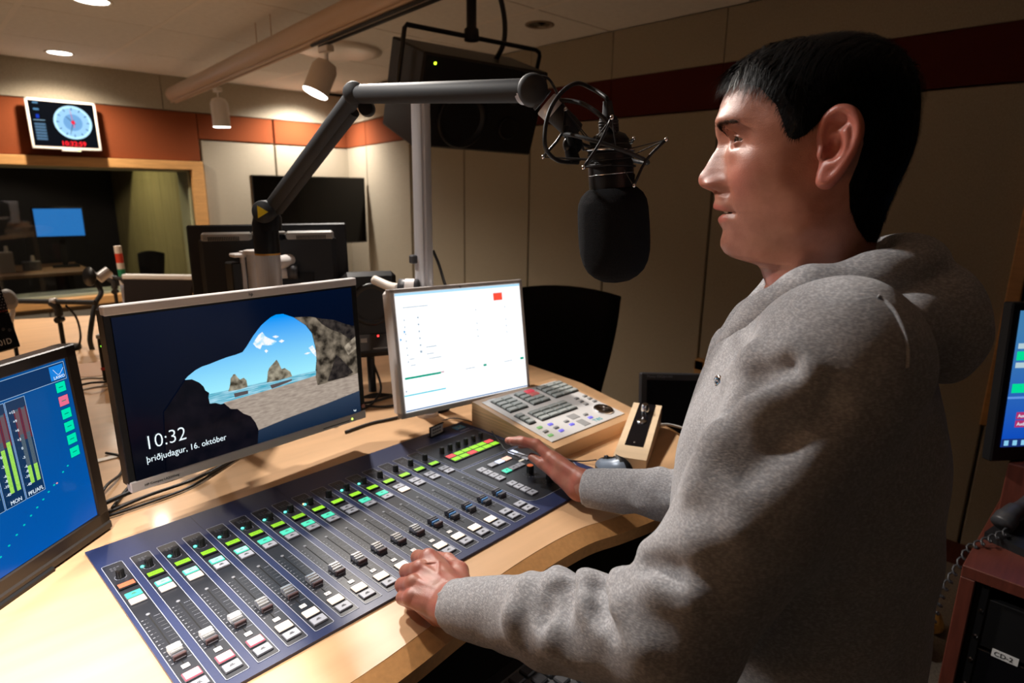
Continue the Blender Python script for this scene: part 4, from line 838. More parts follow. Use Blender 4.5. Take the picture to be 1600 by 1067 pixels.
def guest_mic(name,label,x,y,rz,boom,tilt,disc):
    g_=thing(name,label,'microphone',(x,y,ZD),rotz(rz),'guest microphones on the far desk')
    q=MB(); q.lathe([(.055,0),(.055,.012),(.012,.018)],blk,n=24); q.rod((0,0,.01),(0,0,.135),.008,blk); q.build('base', g_)
    q=MB(); q.tube([(0,0,.13),(.0,0,.16),(-.02,0,.18)],.014,armm,10); q.lathe([(.012,0),(.012,.03)],blk,(0,-.015,.115),ax=(0,1,0),n=12); q.build('joint', g_)
    q=MB(); q.rod((-boom*.5,0,.185-tilt),(boom*.5,0,.18+tilt),.0095,armm,14); q.lathe([(.0096,-.001),(.012,0),(.012,.02),(.0096,.021)],alu,(-.02,0,.184),ax=(1,0,0),n=14); q.build('boom', g_)
    if disc:
        q=MB(); q.lathe([(.034,-.004),(.037,0),(.037,.004),(.001,.006)],blk,(.06,.12,.26),ax=(-.4,-.8,.1),n=24); q.tube([(.075,.12,.25),(.10,.11,.20),(.105,.05,.16),(.10,0,.05),(.10,0,0)],.009,armm,10); q.lathe([(.02,0),(.02,.05)],alu,(.085,.13,.25),ax=(.5,.5,.5),n=12); q.build('pop_disc', g_)
    MB().tube([(.03,0,.17),(.055,.01,.12),(.06,.01,.05),(.05,0,.003)],.004,rub,7).build('cord', g_)
    return g_
guest_mic('guest_microphone','guest microphone with long grey boom over the far desk at left',.357,2.80,-.70,.27,.0,True)
guest_mic('guest_microphone','guest microphone with short dark boom beside the white red green tube',.665,3.40,-.55,.19,-.02,False)
g3=thing('microphone_stand','thin black upright stand carrying round microphone at far left','microphone stand',(.200,2.60,ZD)); q=MB(); q.lathe([(.04,0),(.04,.01),(.006,.02),(.006,.16)],blk,n=18); q.build('pole', g3); q=MB(); q.lathe([(.03,-.01),(.034,0),(.034,.008),(.02,.012)],mat('mesh_grey',(.25,.25,.26),.5),(0,0,.235),ax=(.6,-.6,.2),n=22); q.tube([(0,0,.16),(.01,0,.2),(0,0,.22)],.007,alu,8); q.build('capsule', g3)
stk_=thing('signal_tube','slim upright tube with white, red and green bands near window','tube lamp',(.715,3.435,ZD))
q=MB(); 
for a,b,m_ in ((.0,.05,blk),(.05,.14,mat('tube_blue_white',(.45,.50,.65),.4)),(.14,.18,white),(.18,.215,mat('tube_green',(.02,.28,.12),.4)),(.215,.245,white),(.245,.29,mat('tube_red',(.70,.06,.03),.4)),(.29,.325,white)): q.lathe([(.016,a),(.016,b)],m_,(0,0,0),ax=(-.02,.02,1),n=14)
q.build('banded_tube', stk_); MB().lathe([(.04,0),(.04,.008)],blk,n=18).build('base', stk_)
gs=thing('guest_screen','low tilted screen with white upper edge seen from behind near the window','monitor',(.790,3.110,ZD),rotz(-.766))
q=MB(); q.box((0,0,.205),(.33,.03,.022),whitep,.004); q.build('white_edge', gs); q=MB(); q.add([(-.16,-.012,.195),(.16,-.012,.195),(.12,-.10,.02),(-.12,-.10,.02),(-.16,.012,.195),(.16,.012,.195),(.12,-.05,.02),(-.12,-.05,.02)],[(0,3,2,1),(4,5,6,7),(0,1,5,4),(1,2,6,5),(2,3,7,6),(3,0,4,7)],mat('dark_brown_shell',(.018,.012,.010),.7,spec=.1)); q.build('back_shell', gs); q=MB(); q.box((.03,-.085,.09),(.16,.02,.02),blk,.004); q.build('handle', gs); q=MB(); q.box((0,-.07,.011),(.2,.16,.022),blk,.004); q.build('foot', gs)

# ================================================================== chairs
def chair(name,label,loc,rz,H1=1.29,H0=.62):
    c_=thing(name,label,'chair',loc,rotz(rz))
    vs=[];fs=[];n1,n2=10,14
    for s_ in (0,1):
        for i in range(n2+1):
            z=H0+(H1-H0)*i/n2; t=i/n2; wd=.15+.10*math.sin(min(1,t*1.05)*PI*.5)**1.2
            for k in range(n1+1):
                x=-wd+2*wd*k/n1; y=.05*(x/.25)**2*(-1)+.05*math.sin(t*PI)+(.030 if s_ else 0); vs.append((x,y,z+(.02*(x/.25)**2*0)+(-.03*(x/.25)**2 if i==n2 else 0)))
    N1=(n1+1)*(n2+1)
    for s_ in (0,1):
        for i in range(n2):
            for k in range(n1):
                a=s_*N1+i*(n1+1)+k; f_=(a,a+1,a+n1+2,a+n1+1); fs.append(f_ if not s_ else f_[::-1])
    for i in range(n2):
        for k in (0,n1):
            a=i*(n1+1)+k; f_=(a,a+n1+1,N1+a+n1+1,N1+a); fs.append(f_ if k==0 else f_[::-1])
    for k in range(n1): a=n2*(n1+1)+k; fs.append((a,a+1,N1+a+1,N1+a))
    MB().add(vs,fs,blackf,None,True).build('backrest', c_)
    MB().box((0,-.25,.50),(.48,.46,.08),blackf,.03).build('seat', c_)
    q=MB(); q.tube([(0,.05,.85),(0,.09,.62),(0,.02,.47),(0,-.15,.44)],.02,blk,10); q.build('back_support', c_)
    q=MB(); q.rod((0,-.2,.08),(0,-.2,.46),.025,blk); q.build('gas_lift', c_)
    for k in range(5):
        a=2*PI*k/5; q=MB(); q.rod((0,-.2,.09),(.28*math.cos(a),-.2+.28*math.sin(a),.065),.016,blk); q.lathe([(.025,-.02),(.028,0),(.025,.02)],blk,(.28*math.cos(a),-.2+.28*math.sin(a),.029),ax=(math.cos(a+1),math.sin(a+1),0),n=14); q.build('caster_leg', c_)
    return c_
chair('office_chair','black high backed chair between the square monitor and the fabric wall',(1.785,1.600,0),-.05-.75)
sc_=chair('studio_chair','dark green chair back seen through the window glass',(1.70,6.93,0),2.5,1.08,.56); sc_.scale=(.5,.5,.95)

# ================================================================== dark monitor beyond the desk
pm=thing('dark_monitor','black switched off monitor beyond right end of desk, half behind the man','monitor',tuple(PD(1001,582,1.95)),orient((.70,-.71,.0),(.10,.22,.96)))
q=MB(); q.box((.235,-.165,-.015),(.47,.33,.03),blk2,.004); q.build('frame', pm); MB().box((.235,-.165,.0008),(.43,.285,.0016),gloss).build('screen', pm)
text('Planar PX2611W',.0115,tick_m,T((.020,-.0155,.0004)),pm,'lettering')
MB().box((.235,-.33,-.06),(.2,.10,.08),blk,.01).build('stand', pm)
st=thing('side_table','dark low cabinet under the switched off monitor','cabinet',(1.98,.92,0),rotz(-.78))
q=MB(); q.box((0,0,.38),(.60,.34,.76),mat('dark_cabinet',(.02,.018,.017),.5),.004); q.build('body', st); q=MB(); q.box((0,-.171,.38),(.58,.004,.7),blk); q.build('door', st)
pm_z=pm.matrix_world

# ================================================================== rack, phone, monitor at the right edge
rk=thing('equipment_rack','red brown equipment rack cabinet under telephone at right edge','rack',(1.68,-.30,0))
q=MB(); 
q.box((.25,0,.785),(.50,.97,.03),redw,.002); q.box((.25,.47,.385),(.50,.03,.77),redw,.002); q.box((.25,-.47,.385),(.50,.03,.77),redw,.002); q.box((.49,0,.385),(.02,.94,.77),redw); q.box((.25,0,.02),(.5,.94,.04),redw)
q.build('cabinet', rk)
for y_ in (.44,-.44): MB().box((.03,y_,.40),(.03,.025,.74),blk,.001).build('rail', rk)
for k,(z0,h_) in enumerate(((.665,.13),(.53,.13),(.395,.13),(.26,.13),(.12,.13))):
    q=MB(); q.box((.18,0,z0),(.32,.86,h_-.004),gloss if k%2 else blk,.002); q.build('rack_unit', rk)
    for zz in (-.04,.03): MB().lathe([(.006,0),(.004,.003)],chrome,(.013,.436,z0+zz),ax=(-1,0,0),n=10).build('screw', rk)
Ml=basis(V((0,-1,0)),V((0,0,1)),V((-1,0,0))).to_4x4()
MB().box((.0185,.375,.600),(.001,.050,.020),whitep).build('label', rk,'white label reading CD-2'); text('CD-2',.016,blk,T((.0175,.396,.5945)) @ Ml,rk,'lettering')
MB().lathe([(.05,0),(.045,.02),(.02,.028)],blk2,(.018,.22,.68),ax=(-1,0,0),n=28).build('dial', rk)
ph=thing('telephone','black desk telephone with coiled cord standing on the red brown rack','telephone',(1.93,.045,.80),rotz(-1.89))
q=MB(); q.add([(-.10,-.11,0),(.13,-.11,0),(.13,.11,0),(-.10,.11,0),(-.10,-.11,.02),(.13,-.11,.02),(.13,.11,.075),(-.10,.11,.075)],[(3,2,1,0),(4,5,6,7),(0,1,5,4),(1,2,6,5),(2,3,7,6),(3,0,4,7)],blk); q.build('body', ph)
q=MB(); q.tube([(-.075,-.095,.050),(-.075,-.06,.072),(-.075,0,.082),(-.075,.06,.100),(-.075,.095,.088)],[.026,.022,.018,.018,.022,.026],blk2,14); q.build('handset', ph)
for i in range(3):
    for j in range(4):
        MB().box((.02+.026*i,-.06+.024*j,.034+.006*j),(.018,.015,.006),tick_m,.002).build('key', ph)
q=MB(); q.box((.108,.06,.073),(.03,.05,.004),mat('paper_strip',(.55,.55,.55),.6)); q.build('number_card', ph)
q=MB(); pts=[]; path=[V((1.86,.13,.84)),V((1.78,.19,.80)),V((1.72,.215,.70)),V((1.70,.225,.58)),V((1.66,.235,.50)),V((1.70,.24,.44))]
Pm=ph.matrix_world.inverted()
for s_ in range(180):
    t=s_/179*(len(path)-1.001); i=int(t); p=path[i].lerp(path[i+1],t-i); a=s_*.95
    pts.append(Pm @ (p+V((math.cos(a)*.007,math.sin(a)*.007,math.sin(a+1)*.005))))
q.tube(pts,.0026,blk2,6,sub=0); q.build('coiled_cord', ph)
rm=thing('right_edge_monitor','black framed monitor with blue desktop and green buttons at right edge','monitor',tuple(PD(1548,716,1.62)),orient((.80,-.60,0),(.0,.08,.99)))
q=MB(); q.box((.25,.20,-.015),(.50,.42,.03),blk,.004); q.build('frame', rm)
it=[(rb(.022,.030,.48,.39),em_grad('desk_blue',(.0,.06,.50),(.05,.20,.42),.03,.34,1.0)),(rb(.022,.160,.48,.166),em('desk_line',(.12,.30,.75),1)),(rb(.030,.176,.12,.200),em('desk_green',(.0,.72,.30),1)),
    (rb(.030,.262,.12,.285),em('desk_green',(0,0,0))),(rb(.030,.242,.12,.256),em('desk_pale',(.45,.60,.65),1)),(rb(.030,.292,.12,.306),em('desk_pale',(0,0,0))),(rb(.054,.083,.13,.102),em('desk_rose',(.42,.03,.14),1)),(rb(.054,.105,.13,.124),em('desk_rose',(0,0,0))),
    (rb(.0220,.030,.48,.052),em('desk_taskbar',(.01,.03,.16),1))]
for k in range(6): it.append((rb(.030+.025*k,.034,.043+.025*k,.048),em('desk_icon',(.25,.60,.85),1)))
scr5=plate_polys(rm,'screen',it,None,.0012,.0001)
text('Audio',.013,wh,T((.058,.088,.003)),scr5,'lettering'); text('Audio out',.013,wh,T((.058,.110,.003)),scr5,'lettering')
MB().box((.25,.0,-.06),(.2,.05,.12),blk,.006).build('stand', rm); MB().box((.25,-.10,-.05),(.05,.25,.03),blk).build('stand_neck', rm)
rcc=thing('brown_upstand','low red brown shelf behind the telephone on the rack','shelf',(2.06,-.30,.80)); q=MB(); q.box((0,0,.085),(.14,.94,.17),redw,.003); q.build('body', rcc)
fx=thing('yellow_plug','yellow plug lying on floor between the man and rack','plug',(2.60,.33,0)); q=MB(); q.lathe([(.02,0),(.035,.02),(.035,.08),(.02,.10)],mat('yellow_plastic',(.75,.42,.10),.5),(0,0,.035),ax=(.9,.3,0),n=14); q.build('plug_body', fx)
# papers or keyboard on the low ledge
lk=thing('small_keyboard','small dark keyboard leaning low between man and rack','keyboard',(2.45,.40,.0)); q=MB(); q.box((0,0,.10),(.16,.14,.03),blk,.004); q.build('body', lk)
for i in range(4):
    for j in range(3): MB().box((-.055+.035*i,-.04+.035*j,.118),(.024,.024,.008),tick_m,.002).build('key', lk)
MB().box((0,0,.043),(.14,.12,.086),blk).build('block', lk)

# ================================================================== laptop keyboard on the pull-out tray under the desk
ty=thing('keyboard_tray','black pull-out tray under the desk edge','tray',(.62,.52,.895)); q=MB(); q.box((0,.04,0),(.95,.34,.018),blk,.003); q.build('board', ty); [MB().box((x_,.12,.05),(.02,.1,.10),blk).build('hanger', ty) for x_ in (-.46,.46)]
kb_=thing('keyboard','black keyboard with silver grey frame on the tray below the forearm','keyboard',(.640,.515,.905),rotz(.05)); kf=mat('keyboard_frame',(.16,.16,.165),.35,metal=.3)
q=MB(); q.box((0,0,.008),(.44,.175,.016),blk,.004); q.box((-.04,.0,.0162),(.350,.130,.002),kf,.0006); q.build('case', kb_)
MB().box((-.128,.0,.0180),(.005,.125,.0035),silv,.001).build('divider', kb_, 'silver divider')
for i in range(17):
    for j in range(5):
        if j<4 or i%2==0: MB().box((-.197+.0243*i,.048-.0243*j,.0205),(.0205,.0205,.007),blk2,.002).build('key', kb_)
for (i,j,s_) in ((4,2,'U'),(5,3,'C'),(6,2,'K'),(3,3,'O')): text(s_,.009,tick_m,T((-.201+.0243*i,.044-.0243*j,.0242)),kb_,'key_letter')

# ================================================================== ceiling fittings
def downlight(label,x,y,lit,r=.085,grp=None):
    d_=thing('downlight',label,'ceiling light',(x,y,ZC),None,'round downlights in the ceiling')
    q=MB(); q.lathe([(r,0),(r,-.006),(r*.82,-.006),(r*.78,.02)],ceilt if lit else mat('dark_ring',(.25,.18,.12),.5),n=32,caps=False); q.build('rim', d_)
    q=MB(); 
    if lit: q.lathe([(r*.80,-.003),(r*.3,-.006),(.001,-.0065)],glow('lamp_disc',(1,.93,.84),14),n=32); q.build('diffuser', d_)
    else: q.lathe([(r*.78,-.001),(r*.5,.0),(.001,.0)],gloss,n=32); q.lathe([(r*.3,-.012),(r*.1,-.004)],chrome,(.02,0,0),n=16); q.build('reflector', d_)
    return d_
downlight('lit round downlight nearest above the clock display',1.014,5.893,True,.095); downlight('lit round downlight cut by the top left image edge',.889,4.141,True,.10)
downlight('lit round downlight above the far corner television',3.05,6.0,True,.085); downlight('unlit recessed round downlight right of the hanging speaker pole',2.859,2.75,False,.085)
vd=thing('ceiling_vent','round pale flush ceiling vent behind the tilted spotlight','vent',(2.38,4.25,ZC)); q=MB(); q.lathe([(.30,0),(.30,-.018),(.24,-.03),(.001,-.032)],white,n=48); q.build('cover', vd)
trk=thing('lighting_beam','thick round cream lighting beam hung below the ceiling','light track',(0,0,0))
b0=V((1.835,6.15,2.42)); b1=V((1.53,1.9,2.42)); bd=(b1-b0).normalized()
crm=mat('cream_tube',(.62,.47,.36),.4)
q=MB(); q.rod(tuple(b0),tuple(b1),.058,crm,28); q.build('tube', trk)
sd=V((-bd.y,bd.x,0)); 
for off_ in (-.018,.018):
    a=b0+V((0,0,-.062))+sd*off_; MB().rod(tuple(a),tuple(a+bd*(b1-b0).length),.009,crm,8).build('rail', trk)
q=MB(); a=b0+bd*3.05+V((0,0,-.080)); q.rod(tuple(a-sd*.02),tuple(a+bd*1.2-sd*.02),.008,blk,8); q.rod(tuple(a+sd*.02),tuple(a+bd*1.2+sd*.02),.008,blk,8); q.build('black_track', trk, 'black rail section')
for tt in (2.2,2.45):
    a=b0+bd*tt; MB().rod(tuple(a),(a.x,a.y,2.6),.003,crm,6).build('hanger_wire', trk)
def tracklight(label,p,d,r,L_):
    t_=thing('track_spotlight',label,'spotlight',tuple(p),None,'spotlights on the ceiling beam'); d=V(d).normalized()
    q=MB(); q.box((0,0,-.012),(.04,.09,.03),white,.004); q.rod((0,0,-.02),(0,0,-.075),.009,chrome); q.build('adapter', t_)
    hd=V((0,0,-.075))
    q=MB(); q.lathe([(.02,-.01),(r*.75,0),(r,.03),(r,L_)],white,tuple(hd),ax=tuple(d),n=30,caps=False); q.lathe([(r*.9,L_),(r*.88,L_-.03),(.001,L_-.05)],chrome,tuple(hd),ax=tuple(d),n=30,caps=False); q.build('housing', t_)
    q=MB(); q.lathe([(r*.99,L_-.002),(r*.93,L_+.006),(r*.80,L_+.002),(.001,L_-.004)],glow('lamp_rim',(1,.95,.88),9),tuple(hd),ax=tuple(d),n=30); q.build('lit_rim', t_)
tracklight('upright white track spotlight at the far end of the beam',b0+bd*1.22+V((.03,0,-.075)),(.05,.05,-1),.060,.19)
tracklight('tilted cream track spotlight above the elbow of the boom arm',b0+bd*3.17+V((.0,0,-.10)),(-.42,.10,-.95),.062,.155)
# studio beyond: desk, screen with blue picture, clutter
d2=thing('far_desk','brown desk in the studio behind the window','desk',(-.2,8.6,0)); q=MB(); q.box((0,0,.72),(3.2,1.0,.04),mat('far_wood',(.20,.12,.07),.5),.004); q.build('worktop', d2); q=MB(); q.box((-1.4,0,.35),(.05,.9,.7),blk); q.box((1.4,0,.35),(.05,.9,.7),blk); q.build('leg', d2)
bs=thing('blue_screen','monitor with plain blue picture seen through the window glass','monitor',(1.24,8.60,.74),rotz(-.10))
q=MB(); q.box((0,0,.50),(.48,.04,.34),blk,.004); q.box((0,.03,.16),(.05,.03,.30),blk); q.box((0,.02,.008),(.25,.2,.016),blk); q.build('frame', bs); MB().box((0,-.0215,.50),(.44,.003,.30),em('far_blue',(.03,.22,.62),.8)).build('screen', bs)
for k in range(9):
    x=-.85+.22*k; t_=thing('studio_clutter','dim item %s on the far desk'%'x','equipment',(x,8.25+.1*(k%3),.74),None,'clutter on the far studio desk'); q=MB(); q.box((0,0,.05+.02*(k%4)),(.10+.03*(k%3),.08,.10+.04*(k%4)),mat('clutter%d'%(k%3),((.10,.07,.05),(.2,.17,.15),(.05,.05,.055))[k%3],.5),.006); q.lathe([(.02,0),(.015,.06)],mat('clutter_pale',(.4,.36,.32),.5),(.02,0,.10+.04*(k%4)),n=12); q.build('body', t_); t_['label']=('low brown box','pale grey box','tall dark box','short brown case','upright pale case','dark speaker box','tallest brown box','small pale box','wide dark box')[k]+' on the far studio desk, behind the window'
lp=bpy.data.lights.new('curtain_fill','SPOT'); lp.energy=60; lp.spot_size=1.6; lp.color=(1,.85,.5); lo_=bpy.data.objects.new('curtain_fill',lp); COL.objects.link(lo_); l3_=bpy.data.lights.new('studio_fill','SPOT'); l3_.energy=30; l3_.spot_size=2.4; l3_.color=(1,.8,.6); l3o=bpy.data.objects.new('studio_fill',l3_); COL.objects.link(l3o); l3o.location=(.2,8.0,2.55)  # added lamps without fittings: one lights the curtain, one lifts the far desk
lo_.location=(1.1,8.0,2.5); lo_.rotation_euler=(V((2.1,7.8,1.0))-V((1.1,8.0,2.5))).to_track_quat('-Z','Y').to_euler()
# ================================================================== person (local frame: x forward, y to his left, z up, origin mid head)
HC=np.array([.7634,.2806,1.7008]); FW=np.array([-.345,.9386,0]); FW/=np.linalg.norm(FW); LT=np.array([-FW[1],FW[0],0.])
def to_l(p): d=np.array(p,float)-HC; return np.array([d@FW,d@LT,d[2]])
def surface_nets(fn, lo, hi, h):
    lo=np.array(lo,float); n=np.ceil((np.array(hi)-lo)/h).astype(int)+1
    xs_=[(lo[i]+h*np.arange(n[i])).astype(np.float32) for i in range(3)]
    X,Y,Z=np.meshgrid(*xs_,indexing='ij',sparse=False)
    D=fn(X,Y,Z).astype(np.float32)
    ins=D<0
    c=[ins[i:n[0]-1+i,j:n[1]-1+j,k:n[2]-1+k] for i in (0,1) for j in (0,1) for k in (0,1)]
    s=sum(a.astype(np.int8) for a in c); act=(s>0)&(s<8)
    idx=-np.ones(act.shape,np.int32); A=np.argwhere(act); idx[act]=np.arange(len(A))
    acc=np.zeros((len(A),3)); cnt=np.zeros(len(A))
    cor=[(i,j,k) for i in (0,1) for j in (0,1) for k in (0,1)]
    for a in range(8):
        for b in range(a+1,8):
            if sum(abs(cor[a][q]-cor[b][q]) for q in range(3))!=1: continue
            da=D[tuple((A+cor[a]).T)]; db=D[tuple((A+cor[b]).T)]; m=(da<0)!=(db<0)
            t=np.where(m,da/np.where(m,da-db,1),0)[:,None]
            acc+=np.where(m[:,None],np.array(cor[a])+(np.array(cor[b])-np.array(cor[a]))*t,0); cnt+=m
    Vt=lo+(A+acc/cnt[:,None])*h
    F_=[]
    for ax in range(3):
        o1,o2=[(1,2),(2,0),(0,1)][ax]
        sl0=[slice(None)]*3; sl1=[slice(None)]*3; sl0[ax]=slice(0,-1); sl1[ax]=slice(1,None)
        a=ins[tuple(sl0)]; b=ins[tuple(sl1)]; E_=np.argwhere(a!=b)
        ok=(E_[:,o1]>0)&(E_[:,o2]>0)&(E_[:,o1]<n[o1]-1)&(E_[:,o2]<n[o2]-1); E_=E_[ok]
        fl=a[tuple(E_.T)]
        def g(d1,d2): q=E_.copy(); q[:,o1]-=d1; q[:,o2]-=d2; return idx[tuple(q.T)]
        Q=np.stack([g(1,1),g(0,1),g(0,0),g(1,0)],1)
        Q[~fl]=Q[~fl][:,::-1]; F_.append(Q)
    return Vt,np.concatenate(F_)
def np_mesh(name, Vt, F_, mats, parent, smooth=True, attrs=None, relax=0):
    if relax:
        e=np.concatenate([F_[:,[i,(i+1)%4]] for i in range(4)]); 
        for _ in range(relax):
            s_=np.zeros_like(Vt); c_=np.zeros(len(Vt)); np.add.at(s_,e[:,0],Vt[e[:,1]]); np.add.at(s_,e[:,1],Vt[e[:,0]]); np.add.at(c_,e[:,0],1); np.add.at(c_,e[:,1],1)
            Vt=Vt*.5+.5*s_/np.maximum(c_,1)[:,None]
    W=HC+Vt[:,:1]*FW+Vt[:,1:2]*LT+np.concatenate([np.zeros((len(Vt),2)),Vt[:,2:3]],1)
    PL=np.array(person_loc); W=W-PL
    me=bpy.data.meshes.new(name); me.vertices.add(len(W)); me.vertices.foreach_set('co',W.astype(np.float32).ravel())
    nf=len(F_); k=F_.shape[1]; me.loops.add(nf*k); me.loops.foreach_set('vertex_index',F_.astype(np.int32).ravel())
    me.polygons.add(nf); me.polygons.foreach_set('loop_start',np.arange(0,nf*k,k,dtype=np.int32)); me.polygons.foreach_set('loop_total',np.full(nf,k,np.int32))
    me.update(calc_edges=True); me.polygons.foreach_set('use_smooth',np.full(nf,smooth))
    for m in mats: me.materials.append(m)
    if attrs:
        for an,av in attrs.items():
            a=me.attributes.new(an,'FLOAT','POINT'); a.data.foreach_set('value',av.astype(np.float32))
    me.validate(); o=bpy.data.objects.new(name,me); COL.objects.link(o); o.parent=parent; return o
person_loc=(.80,.21,0)
man=thing('person','standing man in grey marl hooded sweatshirt, short black hair, hands on the console','person',person_loc)
def smin(a,b,k): 
    h=np.clip(.5+.5*(b-a)/k,0,1); return b+(a-b)*h-k*h*(1-h)
def smax(a,b,k): return -smin(-a,-b,k)
def cap(X,Y,Z,a,b,r1,r2):
    a=np.array(a,float); b=np.array(b,float); d=b-a; L2=d@d
    t=np.clip(((X-a[0])*d[0]+(Y-a[1])*d[1]+(Z-a[2])*d[2])/L2,0,1)
    return np.sqrt((X-a[0]-t*d[0])**2+(Y-a[1]-t*d[1])**2+(Z-a[2]-t*d[2])**2)-(r1+(r2-r1)*t)
def ell(X,Y,Z,c,r,R_=None):
    x,y,z=X-c[0],Y-c[1],Z-c[2]
    if R_ is not None: x,y,z=R_[0][0]*x+R_[0][1]*y+R_[0][2]*z,R_[1][0]*x+R_[1][1]*y+R_[1][2]*z,R_[2][0]*x+R_[2][1]*y+R_[2][2]*z
    k0=np.sqrt((x/r[0])**2+(y/r[1])**2+(z/r[2])**2); k1=np.sqrt((x/r[0]**2)**2+(y/r[1]**2)**2+(z/r[2]**2)**2)+1e-9
    return k0*(k0-1)/k1

# ---- skin material: tint attribute 0 skin .. 1 lips/red, dark attribute for stubble and recess shade painted in eyes, mouth, ear
def skin_mat():
    m=bpy.data.materials.new('skin'); m.use_nodes=True; nt=m.node_tree; b=nt.nodes['Principled BSDF']
    b.inputs['Roughness'].default_value=.36; b.inputs['Subsurface Weight'].default_value=.10; b.inputs['Subsurface Radius'].default_value=(1,.35,.2); b.inputs['Subsurface Scale'].default_value=.006
    b.inputs['Specular IOR Level'].default_value=.55
    def at(n): a=nt.nodes.new('ShaderNodeAttribute'); a.attribute_name=n; return a
    def mix(f,a,c,fac_sock):
        x=nt.nodes.new('ShaderNodeMix'); x.data_type='RGBA'; nt.links.new(fac_sock,x.inputs[0])
        if a is None: pass
        nt.links.new(a,x.inputs[6]) if not isinstance(a,tuple) else setattr(x.inputs[6],'default_value',(*a,1)); x.inputs[7].default_value=(*c,1); return x.outputs[2]
    tc=nt.nodes.new('ShaderNodeTexCoord'); n=nt.nodes.new('ShaderNodeTexNoise'); n.inputs['Scale'].default_value=45; n.inputs['Detail'].default_value=6; nt.links.new(tc.outputs['Object'],n.inputs['Vector'])
    r=nt.nodes.new('ShaderNodeValToRGB'); r.color_ramp.elements[0].color=(.37,.145,.095,1); r.color_ramp.elements[1].color=(.47,.205,.140,1); r.color_ramp.elements[0].position=.35; r.color_ramp.elements[1].position=.65
    nt.links.new(n.outputs['Fac'],r.inputs[0])
    c=mix(0,r.outputs[0],(.52,.13,.10),at('red').outputs['Fac']); c=mix(0,c,(.10,.06,.045),at('dark').outputs['Fac']); nt.links.new(c,b.inputs['Base Color'])
    n2=nt.nodes.new('ShaderNodeTexNoise'); n2.inputs['Scale'].default_value=900; n2.inputs['Detail'].default_value=3; nt.links.new(tc.outputs['Object'],n2.inputs['Vector'])
    bp=nt.nodes.new('ShaderNodeBump'); bp.inputs['Strength'].default_value=.5; bp.inputs['Distance'].default_value=.0007; nt.links.new(n2.outputs['Fac'],bp.inputs['Height']); nt.links.new(bp.outputs[0],b.inputs['Normal'])
    return m
SKIN=skin_mat()

# ---- head surface as rows from crown to neck base
prof=np.array([(.030,.1065),(.060,.1010),(.084,.0900),(.100,.0790),(.1085,.0690),(.1145,.0600),(.1180,.0502),(.1202,.0362),(.1222,.0246),(.1212,.0163),(.1178,.0093),(.1192,.0020),(.1250,-.0084),(.1310,-.0205),(.1355,-.0275),(.1378,-.0330),(.1366,-.0395),(.1326,-.0440),(.1250,-.0472),(.1190,-.0495),(.1165,-.0530),(.1155,-.0590),(.1170,-.0635),(.1172,-.0675),(.1150,-.0705),(.1085,-.0722),(.1035,-.0738),(.1060,-.0765),(.1098,-.0800),(.1100,-.0840),(.1068,-.0890),(.1030,-.0940),(.1035,-.1000),(.1050,-.1080),(.1042,-.1150),(.0985,-.1230),(.0900,-.1275),(.0800,-.1300),(.0690,-.1320),(.0590,-.1350),(.0545,-.1400),(.0505,-.1500),(.0450,-.1620),(.0400,-.1800),(.0380,-.2050)])
def ip(z,tab): t=np.array(tab)[::-1]; return np.interp(z,t[:,0],t[:,1])
basef=[(.1065,.030),(.101,.060),(.09,.084),(.079,.100),(.06,.1125),(.04,.1165),(.025,.1155),(.015,.1125),(0,.1080),(-.02,.1060),(-.045,.1050),(-.06,.1050),(-.09,.1010),(-.11,.0985),(-.123,.0930),(-.1285,.085),(-.132,.0685),(-.135,.0590),(-.140,.0545),(-.150,.0505),(-.162,.045),(-.205,.038)]
backb=[(.1065,-.012),(.1,-.036),(.09,-.052),(.075,-.064),(.06,-.071),(.04,-.077),(.02,-.079),(0,-.079),(-.02,-.076),(-.045,-.070),(-.07,-.066),(-.09,-.064),(-.12,-.064),(-.16,-.068),(-.205,-.080)]
widt=[(.1065,.018),(.1,.038),(.09,.053),(.075,.0645),(.06,.071),(.04,.0755),(.02,.0765),(0,.075),(-.02,.0720),(-.045,.068),(-.07,.0640),(-.09,.0600),(-.11,.0555),(-.125,.0545),(-.14,.0555),(-.16,.0570),(-.205,.066)]
pexp=[(.1065,2.0),(.06,2.35),(.03,2.5),(0,2.35),(-.03,2.15),(-.06,2.0),(-.09,1.85),(-.115,1.75),(-.13,1.85),(-.14,2.0),(-.205,2.1)]
sl_=np.concatenate([[0],np.cumsum(np.hypot(*np.diff(prof,axis=0).T))])
NR,NCc=400,360
sv=np.linspace(0,sl_[-1],NR); 
def smooth1(a,k): 
    ker=np.hanning(k+2)[1:-1]; ker/=ker.sum(); return np.convolve(np.pad(a,(k//2,k//2),'edge'),ker,'valid')
px_=smooth1(np.interp(sv,sl_,prof[:,0]),7); zz_=smooth1(np.interp(sv,sl_,prof[:,1]),7)
zz_=np.minimum.accumulate(zz_-np.arange(NR)*1e-7)
